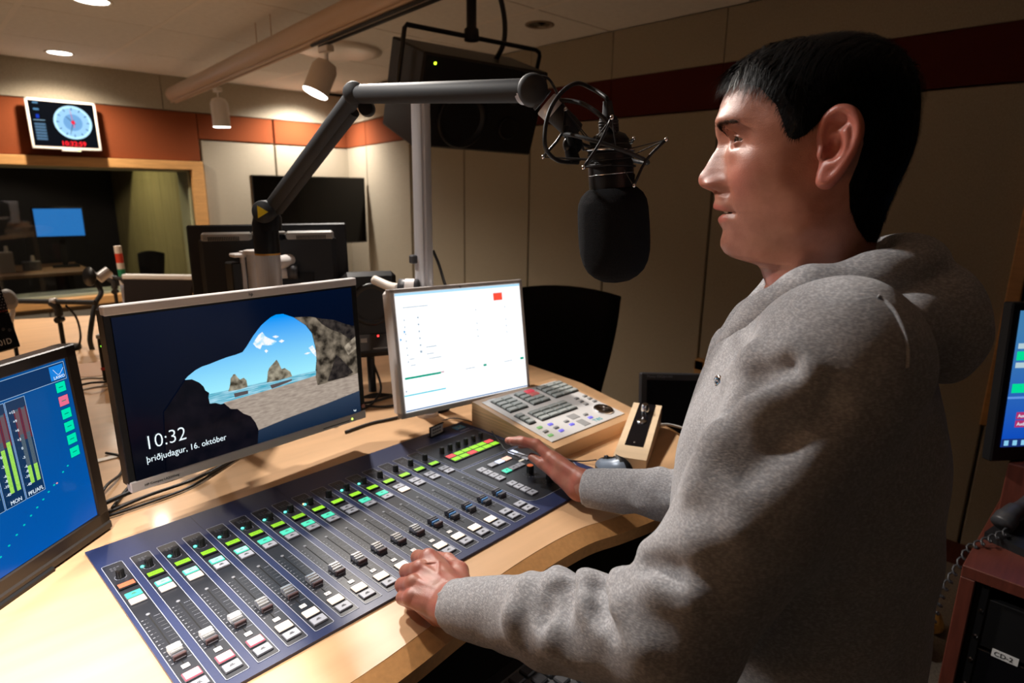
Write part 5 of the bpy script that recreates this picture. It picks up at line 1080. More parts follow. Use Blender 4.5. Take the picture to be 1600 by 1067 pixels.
# angular samples, denser at the front
tt=np.linspace(0,1,NCc//2+1); th=PI*(.55*tt+.45*tt**2.2); th=np.concatenate([-th[::-1][:-1],th[:-1]])
NCc=len(th)
Zr=zz_[:,None]+0*th[None]; TH=th[None]+0*Zr
xf=smooth1(ip(zz_,basef),9)[:,None]; xb=smooth1(ip(zz_,backb),15)[:,None]; wd_=smooth1(ip(zz_,widt),15)[:,None]; pe=ip(zz_,pexp)[:,None]
xm=np.where(zz_>-.1,.006,-.004)[:,None]*1.0; xm=smooth1(xm[:,0],31)[:,None]
ct,st=np.cos(TH),np.sin(TH)
front=ct>0
p_=np.where(front,pe,2.15)
rr=(np.abs(ct)**p_+np.abs(st)**p_)**(-1/p_)
Xr=xm+np.where(front,xf-xm,xm-xb)*ct*rr; Yr=wd_*st*rr
def G(y,s,pw=2): return np.exp(-np.abs(y/s)**pw)
# midline detail (nose, lips, chin)
sig=ip(zz_,[(.1065,.05),(.05,.05),(.03,.030),(.016,.0125),(.006,.0085),(-.010,.0105),(-.022,.0135),(-.032,.0150),(-.042,.0165),(-.050,.0150),(-.056,.022),(-.072,.024),(-.085,.024),(-.1,.024),(-.125,.026),(-.205,.05)])[:,None]
pw_=ip(zz_,[(.1065,2),(.02,2),(0,2.0),(-.03,2.6),(-.05,2.4),(-.06,2.2),(-.2,2)])[:,None]
dxm=px_[:,None]-xf
frm=np.clip(ct*3,0,1)
Xr=Xr+dxm*np.exp(-np.abs(Yr/sig)**pw_)*frm
def bump(cy,cz,sy,sz,ax_=0.,ay=0.,az=0.):
    global Xr,Yr,Zr
    g=np.exp(-((np.abs(Yr)-cy)/sy)**2-((Zr-cz)/sz)**2)*frm
    Xr=Xr+ax_*g; Yr=Yr+np.sign(Yr)*ay*g; Zr=Zr+az*g
bump(.0325,.010,.0165,.0120,-.0085)          # eye socket
bump(.014,.012,.007,.010,-.0050)              # inner corner
bump(.052,.006,.014,.015,-.0095)
bump(.040,-.016,.020,.012,-.0028)
bump(.033,.030,.022,.0085,.0045)            # brow ridge
bump(.054,-.028,.020,.020,.0022,.0025)         # cheekbone
bump(.0165,-.0395,.0060,.0068,.0085,.0015)      # wing of the nose
bump(.0235,-.050,.0040,.011,-.0040)          # fold beside the nose
bump(.0290,-.062,.004,.016,-.0022)
bump(.0075,-.0475,.0038,.0030,-.0075,0,.003)        # nostril
bump(.027,-.0725,.0055,.006,-.0045)           # mouth corner
bump(.046,-.060,.016,.020,-.0025)
bump(.035,-.088,.018,.012,-.0015)
# eyelids: lift skin over the eyeball, open a slit
EC=np.array([.0838,.0320,.0088]); ER=.0118
ey=np.abs(Yr)-EC[1]; ez_=Zr-EC[2]
d2=np.sqrt(ey**2+np.where(ez_<0,ez_*1.35,ez_*1.0)**2); cover=np.clip((ER*1.14-d2)/(ER*.34),0,1)*frm; cover=cover*cover*(3-2*cover)
xsph=EC[0]+np.sqrt(np.maximum((ER+.0018)**2-ey**2-ez_**2,1e-8))
xsph=np.maximum(xsph,EC[0]+.002); Xr=Xr+cover*(xsph-Xr)
slit=np.clip(1-(ey/.0128)**2,0,1); zc_=.0002-ey*.05; up_=.0048*slit**.7; dn_=.0034*slit**.8
inside=(ez_<zc_+up_)&(ez_>zc_-dn_)&(slit>.02)&front
Xr=np.where(inside,EC[0]+np.sqrt(np.maximum((ER-.0035)**2-ey**2-ez_**2,1e-8)),Xr)
crease=G(ez_-(zc_+up_+.0030),.0011)*np.clip(slit*1.6,0,1)*frm; Xr=Xr-.0014*crease
bag=G(ez_-(zc_-dn_-.0060),.0016)*np.clip(slit*1.3,0,1)*frm; Xr=Xr-.0009*bag
# mouth slit
ms_=G(Zr+.0732,.0011)*np.clip(1-(np.abs(Yr)/.025)**4,0,1)*frm; Xr=Xr-.0085*ms_
# jaw angle, temples, neck muscle
jaw=np.exp(-((Xr-.006)/.030)**2-((Zr+.086)/.022)**2); Yr=Yr+np.sign(Yr)*.0050*jaw
hol=np.exp(-((Xr-.055)/.022)**2-((Zr+.060)/.022)**2)*(np.abs(Yr)>.03); Yr=Yr-np.sign(Yr)*.0025*hol
tem=np.exp(-((Xr-.070)/.018)**2-((Zr-.035)/.022)**2)*(np.abs(Yr)>.03); Yr=Yr-np.sign(Yr)*.0030*tem
neckm=np.exp(-((Xr-(.010+(-Zr-.12)*.35))/.012)**2)*np.clip((-Zr-.10)/.03,0,1); Yr=Yr+np.sign(Yr)*.0030*neckm
Vh=np.stack([Xr.ravel(),Yr.ravel(),Zr.ravel()],1)
I=np.arange(NR)[:-1,None]*NCc+np.arange(NCc)[None]; J=np.arange(NR)[:-1,None]*NCc+(np.arange(NCc)[None]+1)%NCc
Fh=np.stack([I,I+NCc,J+NCc,J],-1).reshape(-1,4)
top_i=len(Vh); Vh=np.vstack([Vh,[[.012,0,.1085]]]); Ft=np.array([[top_i,k,(k+1)%NCc,(k+1)%NCc] for k in range(NCc)])
# colour masks
lipu=((Zr<-.0628)&(Zr>-.0732)); lip=np.clip(1-((np.abs(Yr)/.0265)**2),0,1)
red=np.zeros_like(Zr)
red=np.maximum(red,np.clip(1-((Zr+.0685)/.0062)**2-(np.abs(Yr)/.0255)**2.2,0,1)**.4*frm*.85)
red=np.maximum(red,np.clip(1-((Zr+.0805)/.0068)**2-(np.abs(Yr)/.0240)**2.2,0,1)**.4*frm*.85)
red=np.maximum(red,.35*np.exp(-((np.abs(Yr)-.045)/.02)**2-((Zr+.035)/.022)**2)*frm); red=np.maximum(red,.35*np.exp(-(Yr/.02)**2-((Zr+.035)/.012)**2)*frm); red=np.maximum(red,.30*(Zr<-.14))
dark=np.zeros_like(Zr); beard=np.clip((-Zr-.050)/.03,0,1)*np.clip((Xr-.0)/.04,0,1)*np.clip((.15+Zr)/.02,0,1); dark=np.maximum(dark,.13*beard)
dark=np.maximum(dark,.35*inside); dark=np.maximum(dark,.8*ms_)  # recess shade painted into the eye slits and the mouth slit
np_attr={'red':np.append(red.ravel(),0),'dark':np.append(dark.ravel(),0)}
body_parts=[]
headV,headF=Vh,np.vstack([Fh,Ft])

# ---- arms and hands joints (local)
WL=to_l((.461,.583,1.094)); ELb=to_l((.488,.267,1.214)); SL=np.array([-.040,.150,-.205])
WR=to_l((.8655,.684,1.097)); ERb=to_l((.950,.440,1.130)); SRb=np.array([-.030,-.180,-.205])
def hand_field(X,Y,Z,J):
    d=None; 
    for (a,b,r1,r2,k) in J:
        c_=cap(X,Y,Z,a,b,r1,r2); d=c_ if d is None else smin(d,c_,k)
    return d
def fist():
    P=lambda *p: to_l(p)
    M=[P(.4890,.6790,1.1090),P(.4640,.6680,1.1080),P(.4420,.6540,1.1010),P(.4290,.6400,1.0910)]
    I_=[P(.4960,.7160,1.0900),P(.4650,.7020,1.0860),P(.4450,.6850,1.0810),P(.4330,.6660,1.0760)]
    D_=[P(.5000,.7120,1.0660),P(.4720,.6960,1.0640),P(.4530,.6790,1.0640),P(.4430,.6600,1.0640)]
    E_=[P(.4960,.6920,1.0640),P(.4740,.6760,1.0630),P(.4580,.6600,1.0630),P(.4490,.6440,1.0640)]
    w_=P(.462,.585,1.094); J=[]
    wr=[P(.480,.598,1.097),P(.470,.592,1.098),P(.458,.588,1.095),P(.447,.586,1.090)]
    rad=[.0125,.0125,.0120,.0110]
    for i in range(4): J.append((wr[i],M[i]-np.array([0,0,.002]),.0160,rad[i]-.0005,.010))
    for i in range(3): J.append(((wr[i]+wr[i+1])/2*.5+(M[i]+M[i+1])/2*.5,(M[i]+M[i+1])/2*.86+(wr[i]+wr[i+1])/2*.14-np.array([0,0,.003]),.0115,.0085,.010))
    J.append((P(.470,.610,1.078),P(.478,.655,1.080),.017,.015,.012)); J.append((P(.450,.605,1.072),P(.446,.640,1.074),.015,.013,.012))
    J.append((w_,P(.4600,.540,1.100),.0245,.027,.014)); J.append((P(.474,.583,1.096),P(.450,.583,1.091),.0205,.0195,.012))
    # thumb lies along the side pointing forward
    tC=P(.497,.612,1.086); tM=P(.524,.650,1.085); tI=P(.532,.688,1.082); tT=P(.529,.716,1.076)
    thumb=[(tC,tM,.0175,.0145,.010),(tM,tI,.0135,.0115,.006),(tI,tT,.0115,.0095,.004)]
    J.append((tC,M[0],.015,.011,.014)); J.append((tM,M[0],.009,.008,.012))
    fing=[]
    for i in range(4): fing.append([(M[i],I_[i],rad[i],rad[i]-.0015,.004),(I_[i],D_[i],rad[i]-.0015,rad[i]-.003,.004),(D_[i],E_[i],rad[i]-.003,rad[i]-.0045,.004)])
    def fn(X,Y,Z):
        d=hand_field(X,Y,Z,J); d=smin(d,hand_field(X,Y,Z,thumb),.008)
        for i in range(4):
            kn=ell(X,Y,Z,M[i]+np.array([0,0,.0030]),(.0100,.0092,.0095)); d=smin(d,kn,.005)
        for f_ in fing: d=smin(d,hand_field(X,Y,Z,f_),.0035)
        for i in range(4):   # tendon ridges
            d=smin(d,cap(X,Y,Z,wr[i]+np.array([0,0,.012]),M[i]+np.array([0,0,.0085]),.0020,.0032),.005)
        d=smin(d,cap(X,Y,Z,P(.470,.630,1.116),P(.486,.650,1.1175),.0014,.0014),.003); d=smin(d,cap(X,Y,Z,P(.486,.650,1.1175),P(.470,.660,1.1190),.0013,.0013),.003)
        return d
    allp=np.array(M+I_+E_+D_+[w_,P(.46,.54,1.1),tT]); return fn,allp.min(0)-.035,allp.max(0)+.035
def openhand():
    P=lambda *p: to_l(p)
    st_=np.array([.0125,.0120,-.0062]); m0=[(.862,.768,1.128),(.857,.806,1.145),(.842,.831,1.150),(.830,.850,1.149)]
    M=[P(*(np.array(m0[0])+st_*i*1.15+np.array([0,-.003,-.003])*i*i*.4)) for i in range(4)]
    I_=[P(*(np.array(m0[1])+st_*i+np.array([0,.002,.001]) - np.array([0,.004,.003])*max(0,i-1))) for i in range(4)]
    D_=[P(*(np.array(m0[2])+st_*i*.92+(np.array([-.002,.007,-.001]) if i==1 else np.array([0,.002,-.003]) if i==2 else np.array([.003,-.012,-.006]) if i==3 else 0))) for i in range(4)]
    E_=[P(*(np.array(m0[3])+st_*i*.86+(np.array([-.003,.010,-.003]) if i==1 else np.array([0,.002,-.006]) if i==2 else np.array([.004,-.018,-.010]) if i==3 else 0))) for i in range(4)]
    rad=[.0118,.0118,.0112,.0098]; wr=[P(.866,.702,1.112),P(.872,.702,1.104),P(.874,.700,1.092),P(.872,.700,1.080)]
    J=[]
    for i in range(4): J.append((wr[i],M[i],.0140,rad[i]+.001,.013))
    for i in range(3): J.append(((wr[i]+wr[i+1])/2*.35+(M[i]+M[i+1])/2*.65,(M[i]+M[i+1])/2,.0105,.0092,.012))
    J.append((P(.868,.684,1.098),P(.872,.645,1.106),.0225,.025,.014)); J.append((P(.867,.690,1.108),P(.872,.690,1.086),.0175,.0165,.012))
    J.append((P(.868,.700,1.078),P(.884,.745,1.080),.0190,.0155,.012))
    tC=P(.860,.706,1.087); tM=P(.8555,.7445,1.101); tI=P(.852,.786,1.114); tT=P(.849,.812,1.120)
    thumb=[(tC,tM,.0175,.0140,.010),(tM,tI,.0132,.0112,.006),(tI,tT,.0112,.0084,.004)]
    J.append((tC,M[0],.0125,.0095,.013)); J.append((tM*.6+tC*.4,M[0]*.8+wr[0]*.2,.0085,.008,.012))
    fing=[[(M[i],I_[i],rad[i],rad[i]-.0010,.004),(I_[i],D_[i],rad[i]-.0010,rad[i]-.0022,.004),(D_[i],E_[i],rad[i]-.0022,rad[i]-.0040,.004)] for i in range(4)]
    def fn(X,Y,Z):
        d=hand_field(X,Y,Z,J); d=smin(d,hand_field(X,Y,Z,thumb),.009)
        for i in range(4):
            d=smin(d,ell(X,Y,Z,M[i]+np.array([0,0,.002]),(.0088,.0078,.0088)),.007)
        for f_ in fing: d=smin(d,hand_field(X,Y,Z,f_),.0035)
        return d
    allp=np.array(M+I_+E_+D_+[P(.868,.645,1.10),tT]); return fn,allp.min(0)-.035,allp.max(0)+.035
VS=[headV];FS=[headF];RD=[np_attr['red']];DK=[np_attr['dark']]; off=len(headV)
for hf in (fist,openhand):
    fn,lo,hi=hf(); v_,f_=surface_nets(fn,lo,hi,.0012)
    VS.append(v_); FS.append(f_+off); off+=len(v_)
    RD.append(np.clip(.28+.25*np.sin(v_[:,0]*160)*np.sin(v_[:,1]*190),0,.5)); DK.append(np.zeros(len(v_)))
# ear
EM=lambda x,y,z: np.array([x,y,z])
def earfn(X,Y,Z):
    Yq=Y
    hel0=[EM(.0040,.0765,-.0020),EM(.0050,.0790,.0120),EM(.0015,.0830,.0250),EM(-.0080,.0880,.0318),EM(-.0185,.0920,.0290),EM(-.0255,.0950,.0190),EM(-.0275,.0955,.0060),EM(-.0245,.0930,-.0080),EM(-.0190,.0895,-.0200),EM(-.0130,.0855,-.0310),EM(-.0065,.0820,-.0390),EM(.0000,.0790,-.0385)]
    def dens(P_,m_):
        E_=[2*P_[0]-P_[1]]+P_+[2*P_[-1]-P_[-2]]; o=[]
        for i in range(1,len(E_)-2):
            for k in range(m_):
                t=k/m_; a,b,c,d_=E_[i-1],E_[i],E_[i+1],E_[i+2]; o.append(.5*((2*b)+(c-a)*t+(2*a-5*b+4*c-d_)*t*t+(3*b-a-3*c+d_)*t**3))
        return o+[P_[-1]]
    hel=dens(hel0,3); d=None; plate=None
    for i,(a,b) in enumerate(zip(hel[:-1],hel[1:])):
        r=.0036+.0014*max(0,(i-20)/14); c_=cap(X,Y,Z,a,b,r,r); d=c_ if d is None else smin(d,c_,.002)
        inner=EM(-.004,.0735,a[2]*.8-.002); c_=cap(X,Y,Z,a-EM(0,.003,0),inner,.0030,.0060); plate=c_ if plate is None else smin(plate,c_,.006)
    d=smin(d,plate,.004)
    anti=dens([EM(-.0110,.0865,.0190),EM(-.0170,.0900,.0110),EM(-.0190,.0905,.0000),EM(-.0165,.0880,-.0110),EM(-.0105,.0840,-.0205),EM(-.0040,.0810,-.0215)],2)
    for a,b in zip(anti[:-1],anti[1:]): d=smin(d,cap(X,Y,Z,a,b,.0030,.0030),.005)
    d=smin(d,ell(X,Y,Z,(-.0045,.0800,-.0325),(.0085,.0050,.0100)),.006)
    d=smin(d,ell(X,Y,Z,(.0030,.0790,-.0100),(.0045,.0042,.0070)),.004)
    d=smax(d,-ell(X,Y,Z,(-.0070,.0900,-.0040),(.0080,.0120,.0120)),.004)
    d=smax(d,-ell(X,Y,Z,(-.0080,.0910,.0180),(.0075,.0060,.0065)),.005)
    return d
v_,f_=surface_nets(earfn,(-.036,.066,-.050),(.014,.104,.040),.0009)
for _it in range(2):
    _e=np.concatenate([f_[:,[i,(i+1)%4]] for i in range(4)]); _s=np.zeros_like(v_); _c=np.zeros(len(v_)); np.add.at(_s,_e[:,0],v_[_e[:,1]]); np.add.at(_c,_e[:,0],1); v_=.5*v_+.5*_s/np.maximum(_c,1)[:,None]
FS.append(f_+off); VS.append(v_); off+=len(v_); RD.append(np.full(len(v_),.55)); DK.append(np.where(v_[:,1]<.082,.10,.0))  # near ear darkened in its hollow, shade put into the colour
v2=v_.copy(); v2[:,1]*=-1; FS.append(f_[:,::-1]+off); VS.append(v2); off+=len(v2); RD.append(np.full(len(v2),.55)); DK.append(np.zeros(len(v2)))
# hidden torso and arms so that the figure is one closed body under the clothes
def bodyfn(X,Y,Z):
    d=ell(X,Y,Z,(-.02,0,-.34),(.10,.15,.20)); d=smin(d,ell(X,Y,Z,(-.03,0,-.60),(.10,.15,.22)),.08)
    d=smin(d,cap(X,Y,Z,(-.008,0,-.12),(-.015,0,-.25),.050,.062),.04)
    for S_,E2,W2 in ((SL,ELb,WL),(SRb,ERb,WR)):
        d=smin(d,cap(X,Y,Z,S_,E2,.042,.034),.04); d=smin(d,cap(X,Y,Z,E2,W2,.034,.024),.02)
    return d
v_,f_=surface_nets(bodyfn,(-.16,-.30,-.85),(.45,.33,-.10),.009); FS.append(f_+off); VS.append(v_); off+=len(v_); RD.append(np.zeros(len(v_))); DK.append(np.zeros(len(v_)))
body=np_mesh('body',np.vstack(VS),np.vstack(FS),[SKIN],man,attrs={'red':np.concatenate(RD),'dark':np.concatenate(DK)})

# ---- eyes, teeth
def lworld(p): q_=HC+p[0]*FW+p[1]*LT+np.array([0,0,p[2]])-np.array(person_loc); return V(q_)
eyew=mat('eye_white',(.26,.20,.18),.12,spec=.7); iris=mat('iris_brown',(.05,.03,.02),.1,spec=.8); 
for s_ in (1,-1):
    q=MB(); c_=lworld((EC[0],EC[1]*s_,EC[2])); gz=V(FW)+V(LT)*.05*s_
    gz=(V(FW)*.98+V((0,0,-.12))+V(LT)*.42*s_).normalized()
    n_=28; prf=[(max(.0001,ER*math.sin(PI*k/24)),ER*math.cos(PI*k/24)) for k in range(25)]
    q.lathe(prf[5:],eyew,tuple(c_),ax=tuple(gz),n=n_,caps=False); q.lathe(prf[2:6],iris,tuple(c_),ax=tuple(gz),n=n_,caps=False); q.lathe(prf[0:3],gloss,tuple(c_),ax=tuple(gz),n=n_,caps=False)
    q.build('eye', man)
q=MB()
for k in range(-3,4):
    q.box(tuple(lworld((.1010-abs(k)*.0012,.0052*k,-.0718))),(.0048,.0048,.0062),mat('tooth',(.75,.72,.68),.25),.001,M=None)
q.build('teeth', man)

# ---- hair: cap following the skull plus strands
hp_=np.array([(.116,.078),(.106,.0750),(.094,.0690),(.080,.0640),(.0704,.0597),(.0611,.0500),(.0515,.0397),(.0440,.0234),(.0370,.0075),(.0300,.0045),(.0200,.0090),(.0100,.0200),(.0010,.0330),(-.0090,.0380),(-.0220,.0330),(-.0310,.0180),(-.0340,.0),(-.0310,-.0200),(-.0260,-.0400),(-.0300,-.0640),(-.0400,-.0850),(-.0520,-.1000),(-.12,-.1060),(-.16,0),(-.10,.2),(.16,.2),(.15,.09)])
def sdpoly(x,z,P):
    d=np.full(x.shape,1e9); ins=np.zeros(x.shape,bool); n=len(P)
    for i in range(n):
        a=P[i]; b=P[(i+1)%n]; e=b-a; wx=x-a[0]; wz=z-a[1]; t=np.clip((wx*e[0]+wz*e[1])/(e@e),0,1)
        d=np.minimum(d,(wx-e[0]*t)**2+(wz-e[1]*t)**2)
        c1=(a[1]<=z)&(b[1]>z)|(b[1]<=z)&(a[1]>z); xi=a[0]+(z-a[1])/(b[1]-a[1]+1e-12)*e[0]; ins^=c1&(x<xi)
    return np.where(ins,np.sqrt(d),-np.sqrt(d))
sd=sdpoly(Xr,Zr,hp_)
sd=np.where((np.abs(Yr)<.045)&(Xr>.08),np.minimum(sd,(Zr-(.0745+ -.10*np.maximum(np.abs(Yr)-.02,0)*0))*1.2),sd)
thick=ip(Zr.ravel(),[(.12,.0065),(.09,.0090),(.07,.0110),(.04,.0085),(.0,.0065),(-.04,.0045),(-.08,.0020),(-.12,.001)]).reshape(Zr.shape)
thick=thick+np.clip((Xr-.01)/.05,0,1)*np.clip((Zr-.055)/.03,0,1)*.0040
prof_t=thick*np.clip(sd/.012,-.35,1)
from math import hypot
cx0,cz0=.012,.0
nx=Xr-cx0; nz=np.where(Zr>0,Zr,0); ln=np.sqrt(nx**2+Yr**2+nz**2)+1e-9
nzs=np.random.RandomState(3)
wav=.0005*np.sin(TH*40+Zr*60+np.sin(Zr*90))+.0003*np.sin(TH*95-Zr*70+1.3)
pt_=prof_t+wav*np.clip(sd/.01,0,1)
Xc=Xr+nx/ln*pt_; Yc=Yr+Yr/ln*pt_; Zc_=Zr+nz/ln*pt_
keep=(sd>-.004)
Vc=np.stack([Xc.ravel(),Yc.ravel(),Zc_.ravel()],1); kf=keep.ravel()[Fh].all(1); Fc=Fh[kf]
Vc=np.vstack([Vc,[[.012,0,.1085+.0065]]]); Fc=np.vstack([Fc,Ft])
used_,inv=np.unique(Fc,return_inverse=True); Vc=Vc[used_]; Fc=inv.reshape(Fc.shape)
hairm=bpy.data.materials.new('black_hair'); hairm.use_nodes=True; hb=hairm.node_tree.nodes['Principled BSDF']; hb.inputs['Base Color'].default_value=(.0045,.004,.004,1); hb.inputs['Roughness'].default_value=.42; hb.inputs['Specular IOR Level'].default_value=.10
hair=np_mesh('hair',Vc,Fc,[hairm],man)
# strands
rs_=np.random.RandomState(5); cand=np.argwhere((sd>.001)&(np.arange(NR)[:,None]>2)); 
wgt=np.where(sd[cand[:,0],cand[:,1]]<.006,2.2,1.0); wgt/=wgt.sum(); area=rs_.choice(len(cand),12000,p=wgt); sv_=[];sf_=[]
for ci in area:
    i,j=cand[ci]; p=np.array([Xc[i,j],Yc[i,j],Zc_[i,j]]); nrm=np.array([nx[i,j],Yr[i,j],nz[i,j]+1e-4]); nrm/=np.linalg.norm(nrm)
    topf=np.clip((p[2]-.05)/.05,0,1); side=1 if p[1]>0 else -1
    # comb direction: forward and sideways on top, down and back on the sides
    d=topf*np.array([.75,.55,-.05])+(1-topf)*np.array([-.25 if p[0]<.03 else .15,0,-1.]); u1=p[0]*70+p[1]*40; u2=p[2]*60+p[1]*75; d+=.32*np.array([math.sin(u2+1.1),math.sin(u1*1.3+u2),.5*math.sin(u1+2.)])+rs_.normal(0,.07,3); d-=nrm*(d@nrm); d/=np.linalg.norm(d)+1e-9
    L_=(.030*topf+.010)*rs_.uniform(.7,1.25)*(1 if sd[i,j]>.006 else .7)
    wv=np.cross(nrm,d)*.00042; o=len(sv_); lift=rs_.uniform(.0006,.0030+.0040*topf)
    for k in range(5):
        t=k/4; c=p+d*L_*t+nrm*(lift*math.sin(t*PI*.9)+ -.0015*t*t -L_*L_*t*t*4.2)+np.array([0,0,-L_*t*t*.18*topf]); ww=wv*(1-t*.85)
        sv_+= [c-ww,c+ww]
    for k in range(4): sf_.append([o+2*k,o+2*k+1,o+2*k+3,o+2*k+2])
# fringe tips over the forehead
for _ in range(170):
    y=rs_.uniform(-.045,.055); p=np.array([.1080-abs(y)*.22+rs_.normal(0,.003),y,.0800+rs_.uniform(-.003,.010)-abs(y)*.06]); d=np.array([.62,.20*rs_.normal(),-.25+rs_.normal()*.22]); d/=np.linalg.norm(d); L_=rs_.uniform(.010,.026); o=len(sv_); wv=np.array([0,.0004,0.0002])
    for k in range(5):
        t=k/4; c=p+d*L_*t+np.array([0,0,-L_*t*t*.45]); ww=wv*(1-t*.9); sv_+=[c-ww,c+ww]
    for k in range(4): sf_.append([o+2*k,o+2*k+1,o+2*k+3,o+2*k+2])
st_o=np_mesh('hair_strands',np.array(sv_),np.array(sf_),[hairm],man,smooth=True); st_o['kind']='stuff'
# brows and lashes
sv_=[];sf_=[]
for s_ in (1,-1):
    for k in range(400):
        u_=rs_.uniform(0,1); y=.0185+.0375*u_; z=.0180+.0092*math.sin(u_*PI*.62)+rs_.normal(0,.0021)*(1-.5*u_)
        row=np.argmin(abs(zz_-z)); col=np.argmin(abs(Yr[row]-y*s_)+(~front[row])*1.0); p=np.array([Xr[row,col]+.0006,y*s_,z]); d=np.array([-.25*u_+.15,s_*(.6+.3*u_),.45-.55*u_]); d/=np.linalg.norm(d); L_=rs_.uniform(.005,.008); o=len(sv_); w0=np.array([.0000,.0002,.0003])
        for q_ in range(3): t=q_/2; c=p+d*L_*t+np.array([.0010*math.sin(t*2)-.0035*t*u_,0,0]); sv_+=[c-w0*(1-.8*t),c+w0*(1-.8*t)]
        for q_ in range(2): sf_.append([o+2*q_,o+2*q_+1,o+2*q_+3,o+2*q_+2])
    for k in range(44):
        e_=-.0050+.0165*k/43; sl2=max(0,1-(e_/.0128)**2); z=EC[2]+.0002+.0041*sl2**.7; x=EC[0]+math.sqrt(max(1e-6,(ER+.0012)**2-e_**2-(z-EC[2])**2)); p=np.array([x,(EC[1]+e_)*s_,z]); d=np.array([.8,e_*20*s_*.5,.10]); o=len(sv_); w0=np.array([0,.0002,.0000])
        for q_ in range(3): t=q_/2; c=p+d*.0042*t+np.array([0,0,.0016*t*t-.001*t]); sv_+=[c-w0*(1-.8*t),c+w0*(1-.8*t)]
        for q_ in range(2): sf_.append([o+2*q_,o+2*q_+1,o+2*q_+3,o+2*q_+2])
bw=np_mesh('brow_and_lash',np.array(sv_),np.array(sf_),[mat('brow_brown',(.040,.026,.018),.7,spec=.1)],man); bw['kind']='stuff'

# ---- hooded sweatshirt
def hoodiemat():
    m=bpy.data.materials.new('grey_marl'); m.use_nodes=True; nt=m.node_tree; b=nt.nodes['Principled BSDF']; b.inputs['Roughness'].default_value=.95; b.inputs['Specular IOR Level'].default_value=.12
    b.inputs['Sheen Weight'].default_value=.15
    tc=nt.nodes.new('ShaderNodeTexCoord'); mp=nt.nodes.new('ShaderNodeMapping'); mp.inputs['Rotation'].default_value=(.2,.3,.35); mp.inputs['Scale'].default_value=(260,260,1200)
    n=nt.nodes.new('ShaderNodeTexNoise'); n.inputs['Scale'].default_value=1; n.inputs['Detail'].default_value=3
    n2=nt.nodes.new('ShaderNodeTexNoise'); n2.inputs['Scale'].default_value=260; n2.inputs['Detail'].default_value=2
    ad=nt.nodes.new('ShaderNodeMath'); ad.operation='ADD'; r=nt.nodes.new('ShaderNodeValToRGB'); r.color_ramp.elements[0].position=.72; r.color_ramp.elements[1].position=1.22; r.color_ramp.elements[1].position=1.0
    r.color_ramp.elements[0].color=(.31,.31,.325,1); r.color_ramp.elements[1].color=(.52,.52,.54,1)
    mu=nt.nodes.new('ShaderNodeMath'); mu.operation='MULTIPLY'; mu.inputs[1].default_value=.6
    nt.links.new(tc.outputs['Object'],mp.inputs[0]); nt.links.new(mp.outputs[0],n.inputs['Vector']); nt.links.new(tc.outputs['Object'],n2.inputs['Vector'])
    nt.links.new(n2.outputs['Fac'],mu.inputs[0]); nt.links.new(n.outputs['Fac'],ad.inputs[0]); nt.links.new(mu.outputs[0],ad.inputs[1]); nt.links.new(ad.outputs[0],r.inputs[0]); nt.links.new(r.outputs[0],b.inputs['Base Color'])
    bp=nt.nodes.new('ShaderNodeBump'); bp.inputs['Strength'].default_value=.45; bp.inputs['Distance'].default_value=.0010; nt.links.new(n.outputs['Fac'],bp.inputs['Height']); nt.links.new(bp.outputs[0],b.inputs['Normal'])
    return m
HM=hoodiemat()
FOLDS=[]
def hoodfn(X,Y,Z,torso=True):
    xc=-.018+.00*Z
    # torso: stacked ellipsoid field
    d=ell(X,Y,Z,(-.020,0,-.33),(.135,.205,.185)); d=smin(d,ell(X,Y,Z,(-.022,.0,-.50),(.158,.195,.25)),.07); d=smin(d,ell(X,Y,Z,(-.025,0,-.70),(.160,.195,.24)),.06)
    d=smin(d,cap(X,Y,Z,(-.03,-.135,-.215),(-.035,.120,-.205),.058,.058),.05)     # shoulder yoke
    d=smax(d,-.80-Z,.01)
    # left sleeve
    d=smin(d,cap(X,Y,Z,SL,SL+(ELb-SL)*.5,.073,.070),.045); d=smin(d,cap(X,Y,Z,SL+(ELb-SL)*.5,ELb,.070,.060),.02)
    fa=cap(X,Y,Z,ELb,ELb+(WL-ELb)*.45,.060,.052); fb=cap(X,Y,Z,ELb+(WL-ELb)*.45,ELb+(WL-ELb)*.90,.052,.040)
    d=smin(d,smin(fa,fb,.02),.022)
    # right sleeve
    d=smin(d,cap(X,Y,Z,SRb,ERb,.070,.056),.045); d=smin(d,cap(X,Y,Z,ERb,ERb+(WR-ERb)*.88,.056,.036),.025)
    return d
def foldfn(X,Y,Z,d):
    nz1=np.sin(X*31+Z*17+1.3*np.sin(Y*23+1))*np.sin(Z*27-Y*19+1.1*np.sin(X*21)); nz2=np.sin(Z*63+X*41+Y*22+2*np.sin(Y*37))
    d=d+.0026*nz1+.0011*nz2
    for a,b,r,k,s_ in FOLDS:
        if s_>0: d=smin(d,cap(X,Y,Z,a,b,r,r*.7),k)
        else: d=smax(d,-cap(X,Y,Z,a,b,r,r*.6),k)
    # sleeve rings (bunched cloth) along the forearms
    for E2,W2,s0 in ((ELb,WL,0),(ERb,WR,1.7)):
        ax=W2-E2; L_=np.linalg.norm(ax); ax=ax/L_; t=(X-E2[0])*ax[0]+(Y-E2[1])*ax[1]+(Z-E2[2])*ax[2]
        m_=np.clip((t+.01)/.05,0,1)*np.clip((L_*.80-t)/.04,0,1)*(d<.03)
        d=d-m_*.0022*np.sin(t*95+s0+1.6*np.sin(X*30+Y*24)+2.0*np.sin(Z*34))*(.6+.4*np.sin(Y*40+X*30))
    return d
CAMP=to_l((0,0,1.65))
